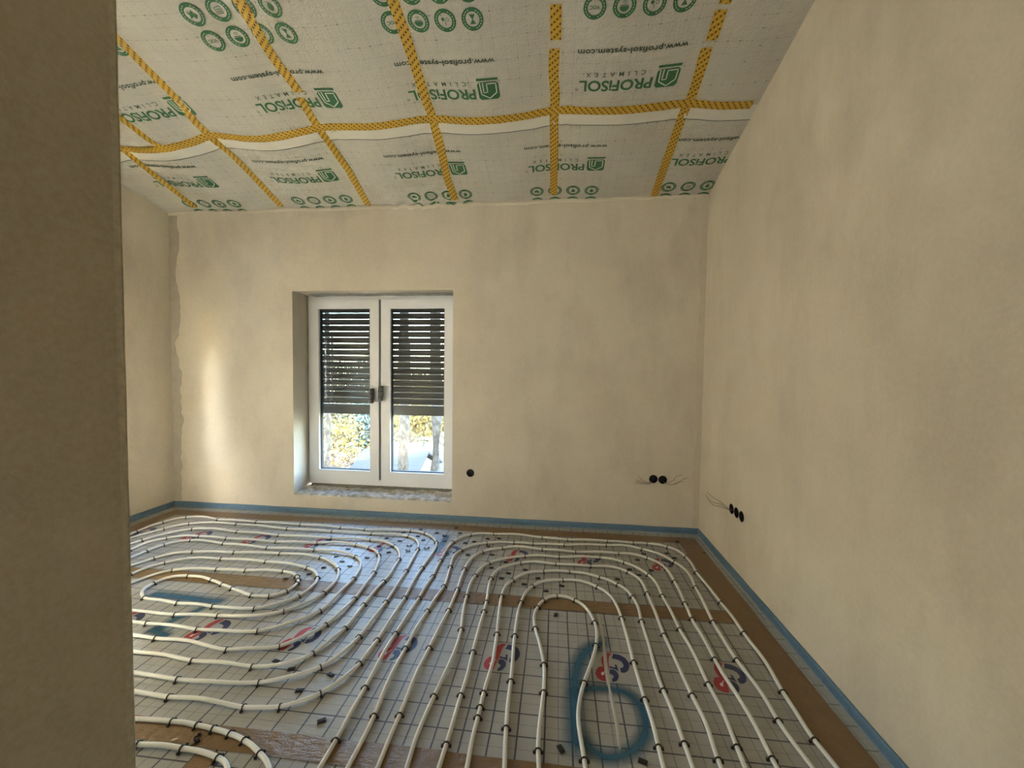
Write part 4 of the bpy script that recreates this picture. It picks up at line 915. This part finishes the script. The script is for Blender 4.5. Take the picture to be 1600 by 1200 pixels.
# blue edge strips with their film apron
def edge_strip(a, b, inward, label, seed):
    # a, b: floor points on the wall; inward: unit vector into the room
    a = Vector((a[0], a[1], 0)); b = Vector((b[0], b[1], 0)); d = (b-a); L = d.length; d.normalize(); w = Vector((inward[0], inward[1], 0))
    n = int(L/0.03); V = []; F = []
    for i in range(n+1):
        s = L*i/n; q = a+d*s
        h = 0.054+0.003*noise.noise(Vector((s*3, seed, 0)))
        t = 0.008+0.0012*noise.noise(Vector((s*8, seed, 5)))
        prof = [(0.0002, -0.03), (0.0002, h), (t*0.5, h+0.001), (t, h-0.003), (t+0.0015*noise.noise(Vector((s*10, seed, 2))), h*0.5), (t, -0.03)]
        V += [tuple(q+w*p+Vector((0, 0, z))) for p, z in prof]
    for i in range(n):
        for k in range(5): F.append((i*6+k, i*6+k+1, i*6+k+7, i*6+k+6))
    o = mesh('edge_strip', V, F, M['blue'], None, True)
    tag(o, label, 'edge strip', 'blue foam edge strips')
    # tear slits cut in the strip
    s = 0.13
    while s < L-0.05:
        q = a+d*s+w*0.0088
        v = [q+d*0.0+Vector((0, 0, 0.012)), q+d*0.012+Vector((0, 0, 0.05)), q+d*0.014+Vector((0, 0, 0.05)), q+d*0.002+Vector((0, 0, 0.012))]
        e = w*0.0012
        vv = [tuple(x) for x in v]+[tuple(x+e) for x in v]
        mesh('slit', vv, [(0, 1, 2, 3), (4, 5, 6, 7), (0, 1, 5, 4), (2, 3, 7, 6)], M['blue_slit'], o)
        s += random.uniform(0.15, 0.26)
    # film apron lying on the boards
    V = []; F = []
    for i in range(n+1):
        s = L*i/n; q = a+d*s
        for k, (p, z) in enumerate(((0.010, 0.010), (0.022, 0.0022), (0.045, 0.0018), (0.066+0.006*noise.noise(Vector((s*6, seed, 9))), 0.0012))):
            V.append(tuple(q+w*p+Vector((0, 0, z+0.0025*max(0, noise.noise(Vector((s*14, k, seed))))))))
    for i in range(n):
        for k in range(3): F.append((i*4+k, i*4+k+1, i*4+k+5, i*4+k+4))
    mesh('film_apron', V, F, M['film'], o, True)
M['blue_slit'] = plain('strip_slit_edge', (0.16, 0.27, 0.36), 0.5)
edge_strip((XL, YB), (XR, YB), (0, -1), 'blue foam edge strip along the foot of the window wall', 1)
edge_strip((XL, YP), (XL, YB), (1, 0), 'blue foam edge strip along the foot of the left wall', 2)
edge_strip((XR, YB), (XR, YR), (-1, 0), 'blue foam edge strip along the foot of the right wall', 3)

# ================================================================ HEATING PIPES
def clip_mesh():
    mb = MB(); R = 0.0106
    pts = [(R*math.cos(math.pi*i/10), 0, R*math.sin(math.pi*i/10)+0.0085) for i in range(11)]
    pts = [(R*1.05, 0, 0.0005)]+pts+[(-R*1.05, 0, 0.0005)]
    mb.tube(pts, 0.0028, 6, True, Vector((0, 1, 0)))
    for s in (-1, 1):
        mb.box(min(s*0.0095, s*0.0185), max(s*0.0095, s*0.0185), -0.0042, 0.0042, 0.0, 0.0045)
        mb.box(min(s*0.0150, s*0.0182), max(s*0.0150, s*0.0182), -0.0030, 0.0030, 0.003, 0.0095)
    o = mb.build('pipe_clip', M['black'])
    me = o.data; bpy.data.objects.remove(o, do_unlink=True)
    return me
CLIP = clip_mesh()
def pipe(path, clips, label):
    pts = catmull([(a, b, 0.0) for a, b in path], 0.022)
    # light smoothing, as the stiff pipe takes out small kinks
    for _ in range(4):
        pts = [pts[0]]+[(pts[i-1]+pts[i]*2+pts[i+1])/4 for i in range(1, len(pts)-1)]+[pts[-1]]
    mark = [1e9]*len(pts)
    where = []
    for c in clips:
        v = Vector((c[0], c[1], 0))
        k = min(range(1, len(pts)-1), key=lambda i: (pts[i]-v).length_squared)
        where.append(k)
    ws = sorted(set(where)); 
    z = [0.0095]*len(pts)
    for a, b in zip(ws, ws[1:]):
        L = sum((pts[i+1]-pts[i]).length for i in range(a, b))
        if L > 0.9 or b-a < 3: continue
        h = min(0.006, 0.016*L)
        for i in range(a, b): z[i] += h*math.sin(math.pi*(i-a)/(b-a))**2
    P3 = [Vector((q.x, q.y, z[i])) for i, q in enumerate(pts)]
    o = MB().tube(P3, 0.0082, 10).build('heating_pipe', M['pipe'], None, True)
    tag(o, label, 'pipe')
    for k in where:
        t = (pts[k+1]-pts[k-1]).normalized()
        c = bpy.data.objects.new('pipe_clip', CLIP); COL.objects.link(c); c.parent = o
        c.location = (pts[k].x, pts[k].y, 0.0)
        c.rotation_euler = (0, 0, math.atan2(t.y, t.x)-math.pi/2+random.uniform(-0.12, 0.12))
    return o
pipe(LEFT_PATH, LEFT_CLIPS, 'white heating pipe coiled into a long spiral on the left half of the floor')
pipe(RIGHT_PATH, RIGHT_CLIPS, 'white heating pipe laid in nested arches on the right half of the floor')

# ================================================================ LOOSE BITS ON THE FLOOR
def tab_mesh():
    mb = MB().box(-0.0155, 0.0155, -0.0095, 0.0095, 0.0, 0.0048)
    mb.box(-0.011, 0.011, -0.006, 0.006, 0.0048, 0.0060)
    o = mb.build('t', M['black'], None, False, 0.0011); me = o.data; bpy.data.objects.remove(o, do_unlink=True); return me
TAB = tab_mesh()
ORD = ['first', 'second', 'third', 'fourth', 'fifth', 'sixth', 'seventh', 'eighth', 'ninth', 'tenth', 'eleventh', 'twelfth', 'thirteenth', 'fourteenth', 'fifteenth', 'sixteenth']
ZONES = [
    (lambda x, y: x < -0.6 and y < 2.0, 'black plastic clip cap between the lower arms of the left spiral'),
    (lambda x, y: x < -0.97 and y < 2.42, 'black plastic clip cap by the inner bend of the left spiral'),
    (lambda x, y: x < -1.0, 'black plastic clip cap at the far bends of the left spiral'),
    (lambda x, y: x < -0.55 and y > 2.9, 'black plastic clip cap between the two circuits near the window wall'),
    (lambda x, y: x < 0.30 and y > 2.36, 'black plastic clip cap at the upper left bends of the right circuit'),
    (lambda x, y: y > 2.36 and x < 1.0, 'black plastic clip cap at the upper right bends of the right circuit'),
    (lambda x, y: y > 2.3, 'black plastic clip cap beside the brown tape by the right wall'),
    (lambda x, y: x > 0.25, 'black plastic clip cap in the foreground, below right of the sprayed circle'),
    (lambda x, y: y < 1.6, 'black plastic clip cap in the foreground, left of the sprayed circle'),
    (lambda x, y: True, 'black plastic clip cap inside the innermost arch of the right circuit'),
]
ROT = {7: -0.35, 8: -1.05, 9: 1.4}
ZT = [[] for _ in ZONES]
for x, y in TABS:
    for k, (f, lab) in enumerate(ZONES):
        if f(x, y): ZT[k].append((x, y)); break
for k, lst in enumerate(ZT):
    lst.sort(key=lambda q: q[0]/q[1])          # left to right as seen from the door
    for i, (x, y) in enumerate(lst):
        o = bpy.data.objects.new('clip_cap', TAB); COL.objects.link(o)
        o.location = (x, y, 0.0006 if not (2.22 < y < 2.36 or 3.22 < y < 3.36) else 0.006)
        o.rotation_euler = (0, 0, ROT.get(k, random.uniform(-0.5, 0.6)))
        lab = ZONES[k][1]
        if len(lst) > 1: lab += ', ' + ORD[i] + ' from left'
        tag(o, lab, 'plastic scrap', 'loose clip caps on the floor')
for i, (x, y) in enumerate(LOOSE):
    o = bpy.data.objects.new('loose_clip', CLIP); COL.objects.link(o)
    o.location = (x, y, 0.0045); o.rotation_euler = (math.radians(84), 0, (0.4, -0.3, 0.7, 0.5, -0.9)[i])
    tag(o, ('spent pipe clip lying on the foil right of the left spiral, further from the camera', 'spent pipe clip lying on the foil right of the left spiral, nearer to the camera',
            'spent pipe clip lying on the foil between the two circuits', 'broken pipe clip on the brown tape at the lower left, against the pipe', 'broken pipe clip on the brown tape at the lower left, between two pipes')[i], 'clip', 'loose pipe clips')
def chip():
    mb = MB().prism([(-0.010, -0.003), (0.006, -0.004), (0.011, 0.001), (0.007, 0.004), (-0.008, 0.0035)], 0, 0.003, 2)
    o = mb.build('wood_chip', M['wood']); o.location = (-1.335, 1.262, 0.0062); o.rotation_euler = (0, 0, 0.35)
    tag(o, 'small pale wood chip on the brown tape at the lower left', 'chip')
chip()

# ================================================================ WALL BOXES AND WIRES
def outlet(pos, axis, label, wires=()):
    o = empty('wall_box', pos); tag(o, label, 'wall box', 'empty electrical boxes in the walls')
    # local frame: d points into the wall
    d = Vector((0, 1, 0)) if axis == 1 else Vector((1, 0, 0))
    side = Vector((1, 0, 0)) if axis == 1 else Vector((0, 1, 0)); up = Vector((0, 0, 1))
    V = []; F = []; n = 24
    rings = [(0.0345, -0.0015), (0.0315, -0.0020), (0.0310, 0.004), (0.0300, 0.046)]
    for r, e in rings:
        for i in range(n):
            a = 2*math.pi*i/n; V.append(tuple(side*r*math.cos(a)+up*r*math.sin(a)+d*e))
    for k in range(len(rings)-1):
        for i in range(n): F.append((k*n+i, k*n+(i+1) % n, (k+1)*n+(i+1) % n, (k+1)*n+i))
    F.append(tuple((len(rings)-1)*n+i for i in range(n)))
    mesh('box_shell', V, F, M['blackhole'], o)
    for w in wires:
        pts = []
        for i, (s, z) in enumerate(w):
            q = Vector((s, pos[1], z)) if axis == 1 else Vector((pos[0], s, z))
            e = -0.006-0.012*math.sin(math.pi*min(1, i/(len(w)-1)))
            pts.append(q-Vector(pos)+d*e)
        pts = [Vector((0, 0, -0.012))+d*0.03, pts[0]*0.5+d*0.0-Vector((0, 0, 0.004))]+pts
        MB().tube(catmull(pts, 0.012), 0.0014, 5).build('wire', M['copper'], o, True)
outlet((BOX_BACK[0][0], YB, BOX_BACK[0][1]), 1, 'single black wall box right of the window')
outlet((BOX_BACK[1][0], YB, BOX_BACK[1][1]), 1, 'left box of the black pair on the window wall, wires fanning left',
       [[(0.774, 0.418), (0.729, 0.426), (0.679, 0.458)], [(0.773, 0.412), (0.703, 0.42), (0.657, 0.434)], [(0.767, 0.404), (0.712, 0.409), (0.649, 0.413)]])
outlet((BOX_BACK[2][0], YB, BOX_BACK[2][1]), 1, 'right box of the black pair on the window wall, wires fanning right',
       [[(0.894, 0.419), (0.943, 0.44), (0.977, 0.478), (1.025, 0.494)], [(0.899, 0.41), (0.952, 0.412), (1.004, 0.442), (1.065, 0.471)], [(0.899, 0.41), (0.97, 0.415), (1.013, 0.438), (1.035, 0.432)]])
outlet((XR, BOX_RIGHT[0][0], BOX_RIGHT[0][1]), 0, 'far box of the three on the right wall, wires trailing to the corner',
       [[(2.849, 0.416), (2.942, 0.426), (3.082, 0.413), (3.26, 0.408)], [(2.849, 0.413), (2.979, 0.406), (3.121, 0.375), (3.276, 0.377)], [(2.848, 0.41), (2.978, 0.387), (3.098, 0.358), (3.244, 0.361)]])
outlet((XR, BOX_RIGHT[1][0], BOX_RIGHT[1][1]), 0, 'middle box of the three black boxes on the right wall')
outlet((XR, BOX_RIGHT[2][0], BOX_RIGHT[2][1]), 0, 'near box of the three black boxes on the right wall')

# ================================================================ GARDEN OUTSIDE
GZ = -4.6
def garden():
    t = NT('garden_ground'); c = t.coord()
    t.set(t.mix(t.noise(c, 1.2, 5), (0.101, 0.067, 0.029), (0.120, 0.101, 0.043)), 0.95)
    V = []; F = []; n = 30
    for j in range(n+1):
        for i in range(n+1):
            x = -60+80*i/n; y = 4.5+75*j/n
            V.append((x, y, GZ+0.25*noise.noise(Vector((x*0.2, y*0.2, 0)))))
    for j in range(n):
        for i in range(n):
            a = j*(n+1)+i; F.append((a, a+1, a+n+2, a+n+1))
    structure(mesh('ground', V, F, t.m, None, True))
garden()
def bark(name, a, b):
    t = NT(name); c = t.coord()
    t.bump(t.noise(t.map(c, (1, 1, 0.35)), 30, 4), 0.6, 0.02)
    return t.set(t.mix(t.ramp(t.noise(t.map(c, (1, 1, 0.6)), 16, 5, 0.7), 0.42, 0.6), a, b), 0.85)
BARK = bark('pale_bark', (0.161, 0.152, 0.130), (0.062, 0.059, 0.046))
BARK2 = bark('branch_bark', (0.167, 0.141, 0.104), (0.112, 0.093, 0.067))
def leafmat(name, a, b):
    t = NT(name)
    i = t.n('ShaderNodeObjectInfo'); g = t.n('ShaderNodeNewGeometry')
    return t.set(t.mix(g.outputs['Random Per Island'], a, b), 0.7)
LEAF = {'yellow': leafmat('yellow_leaves', (0.223, 0.161, 0.031), (0.248, 0.205, 0.081)), 'green': leafmat('grey_green_leaves', (0.112, 0.130, 0.062), (0.174, 0.174, 0.093)),
        'teal': leafmat('blue_green_needles', (0.068, 0.124, 0.112), (0.112, 0.161, 0.149)), 'orange': leafmat('orange_leaves', (0.192, 0.105, 0.037), (0.229, 0.155, 0.068))}
def trunk_pts(x, y, z0, z1, lean, n=9, seed=0):
    return [Vector((x+lean*(i/n)+0.05*noise.noise(Vector((seed, i*0.5, 0))), y+0.05*noise.noise(Vector((seed, i*0.5, 7))), z0+(z1-z0)*i/n)) for i in range(n+1)]
def tree(x, y, z1, r, leaf, label, crown=(), bark_m=BARK, lean=0.0, leaves=700, size=0.10, seed=0, branches=8, group='trees and shrubs outside'):
    o = empty('tree', (x, y, GZ)); tag(o, label, 'tree', group)
    L = Vector((x, y, GZ))
    tp = trunk_pts(0, 0, -0.1, z1-GZ, lean, 9, seed)
    MB().tube(tp, [r*(1-0.45*i/9) for i in range(10)], 10).build('trunk', bark_m, o, True)
    rnd = random.Random(seed)
    V = []; F = []
    for (cx, cy, cz, rx, rz) in crown:
        for b in range(branches):
            a = rnd.uniform(0, 2*math.pi); h = rnd.uniform(-0.6, 0.6)
            tip = Vector((cx+rx*0.9*math.cos(a), cy+rx*0.9*math.sin(a), cz+rz*h))-L
            root = tp[min(9, max(1, int(9*(cz+rz*h-0.5-GZ)/(z1-GZ))))]
            mid = (root+tip)/2+Vector((rnd.uniform(-0.2, 0.2), rnd.uniform(-0.2, 0.2), 0.15))
            MB().tube(catmull([root, mid, tip], 0.3), 0.022, 5).build('branch', BARK2, o, True)
        for k in range(leaves):
            while True:
                q = Vector((rnd.uniform(-1, 1), rnd.uniform(-1, 1), rnd.uniform(-1, 1)))
                if 0.2 < q.length < 1: break
            p = Vector((cx+q.x*rx, cy+q.y*rx, cz+q.z*rz))-L
            u = Vector((rnd.uniform(-1, 1), rnd.uniform(-1, 1), rnd.uniform(-1, 1))).normalized()
            w = u.cross(Vector((rnd.uniform(-1, 1), rnd.uniform(-1, 1), rnd.uniform(-1, 1)))).normalized()
            s = size*rnd.uniform(0.6, 1.3); b = len(V)
            V += [tuple(p-u*s), tuple(p+w*s*0.55), tuple(p+u*s), tuple(p-w*s*0.55)]; F.append((b, b+1, b+2, b+3))
    if F:
        q = mesh('foliage', V, F, leaf, o); q['kind'] = 'stuff'
tree(-2.76, 7.0, 4.5, 0.125, None, 'pale mottled trunk left of centre in the right window pane', [], lean=0.06, seed=1)
tree(-2.13, 7.0, 4.5, 0.135, None, 'thick pale mottled trunk at the right of the right window pane', [], lean=0.0, seed=2)
tree(-4.20, 7.0, 4.5, 0.06, None, 'thin pale trunk at the left edge of the left window pane', [], lean=0.05, seed=3)
tree(-8.4, 17.5, 3.0, 0.10, LEAF['teal'], 'blue-green conifer in the middle of the left window pane', [(-8.4, 17.5, 0.2, 0.8, 1.8), (-8.3, 17.3, -1.6, 0.6, 1.0)], BARK2, 0, 900, 0.11, 4)
tree(-11.6, 20.0, 3.0, 0.10, LEAF['green'], 'grey-green leafy tree behind the left window pane', [(-11.6, 20, -0.5, 1.7, 2.2), (-10.2, 20.5, -0.9, 1.4, 2.0)], BARK2, 0, 1300, 0.12, 5)
tree(-9.2, 21.5, 3.0, 0.10, LEAF['green'], 'grey-green shrub between the two window panes', [(-9.0, 21.5, -0.8, 1.6, 2.2), (-7.6, 21.5, -0.9, 1.2, 2.2)], BARK2, 0, 1300, 0.12, 6)
tree(-6.9, 18.5, 2.5, 0.10, LEAF['yellow'], 'bright yellow shrub behind the right window pane', [(-6.9, 18.5, -0.4, 1.1, 1.6), (-6.0, 18.8, -0.5, 1.0, 1.7)], BARK2, 0, 1300, 0.10, 7)
tree(-10.0, 15.5, 0.0, 0.08, LEAF['yellow'], 'yellow autumn shrub low in the left window pane', [(-9.7, 16.2, -1.7, 1.0, 0.9), (-8.7, 16.4, -1.8, 0.9, 0.9)], BARK2, 0, 500, 0.09, 8)
tree(-9.0, 12.6, -1.8, 0.06, LEAF['orange'], 'orange-brown bare twiggy shrub at the foot of the left window pane', [(-8.6, 14.6, -2.6, 1.1, 0.8), (-7.9, 13.4, -2.6, 0.8, 0.7)], BARK2, 0, 700, 0.07, 9, 26)
tree(-4.6, 20.0, 2.5, 0.10, LEAF['green'], 'grey-green tree seen right of the thick trunk', [(-4.9, 20, -0.8, 1.6, 2.2), (-4.0, 20, -0.8, 1.4, 2.2)], BARK2, 0, 1200, 0.12, 10)
def house():
    o = empty('house', (-7.0, 15.0, GZ)); tag(o, 'white neighbouring house with a grey roof, seen low through the window', 'house')
    L = Vector(o.location)
    def P(x, y, z): return (x-L.x, y-L.y, z-L.z)
    x0, x1, y0, y1, ym = -7.45, -4.85, 13.2, 17.0, 15.1; ze, zr = -2.80, -1.98
    wall = MB()
    wall.prism([(y0+0.25-L.y, 0), (y1-0.25-L.y, 0), (y1-0.25-L.y, ze-L.z), (ym-L.y, zr-0.12-L.z), (y0+0.25-L.y, ze-L.z)], x0+0.2-L.x, x1-0.15-L.x, 0)
    wall.build('wall', plain('house_render', (0.22, 0.217, 0.21), 0.9, 0.05, 3), o)
    for ya, yb in ((y0, ym), (y1, ym)):
        v = [P(x0, ya, ze), P(x1, ya, ze), P(x1, yb, zr), P(x0, yb, zr)]
        v2 = [(a, b, c+0.09) for a, b, c in v]
        mesh('roof', v+v2, [(0, 1, 2, 3), (4, 5, 6, 7), (0, 1, 5, 4), (1, 2, 6, 5), (2, 3, 7, 6), (3, 0, 4, 7)], plain('roof_tiles', (0.045, 0.048, 0.055), 0.6, 0.12, 9), o)
    w = MB().box(x1-0.16-L.x, x1-0.12-L.x, 14.6-L.y, 15.4-L.y, GZ+0.9-L.z, -3.05-L.z).build('window', plain('house_window_frame', (0.7, 0.7, 0.7), 0.4), o)
    MB().box(x1-0.125-L.x, x1-0.11-L.x, 14.68-L.y, 15.32-L.y, GZ+0.98-L.z, -3.13-L.z).build('pane', plain('house_window_pane', (0.1, 0.12, 0.14), 0.1), w)
house()
def sky_screen_house():
    # unseen house added outside the left window to screen the sky there
    o = structure(empty('sky_screen_house', (-9.0, -2.0, GZ)))
    MB().prism([(-8.0, 0), (8.0, 0), (8.0, 9.6), (0.0, 11.6), (-8.0, 9.6)], -3.0, 1.4, 0).build('wall', plain('screen_house_render', (0.34, 0.33, 0.31), 0.9, 0.06, 3), o)
    for s in (-1, 1):
        v = [(-3.2, s*8.3, 9.5), (1.6, s*8.3, 9.5), (1.6, 0, 11.65), (-3.2, 0, 11.65)]
        mesh('roof', v+[(a, b, c+0.15) for a, b, c in v], [(0, 1, 2, 3), (4, 5, 6, 7), (0, 1, 5, 4), (1, 2, 6, 5), (2, 3, 7, 6), (3, 0, 4, 7)], plain('screen_house_tiles', (0.16, 0.09, 0.07), 0.7, 0.1, 8), o)
sky_screen_house()
bpy.context.view_layer.update()
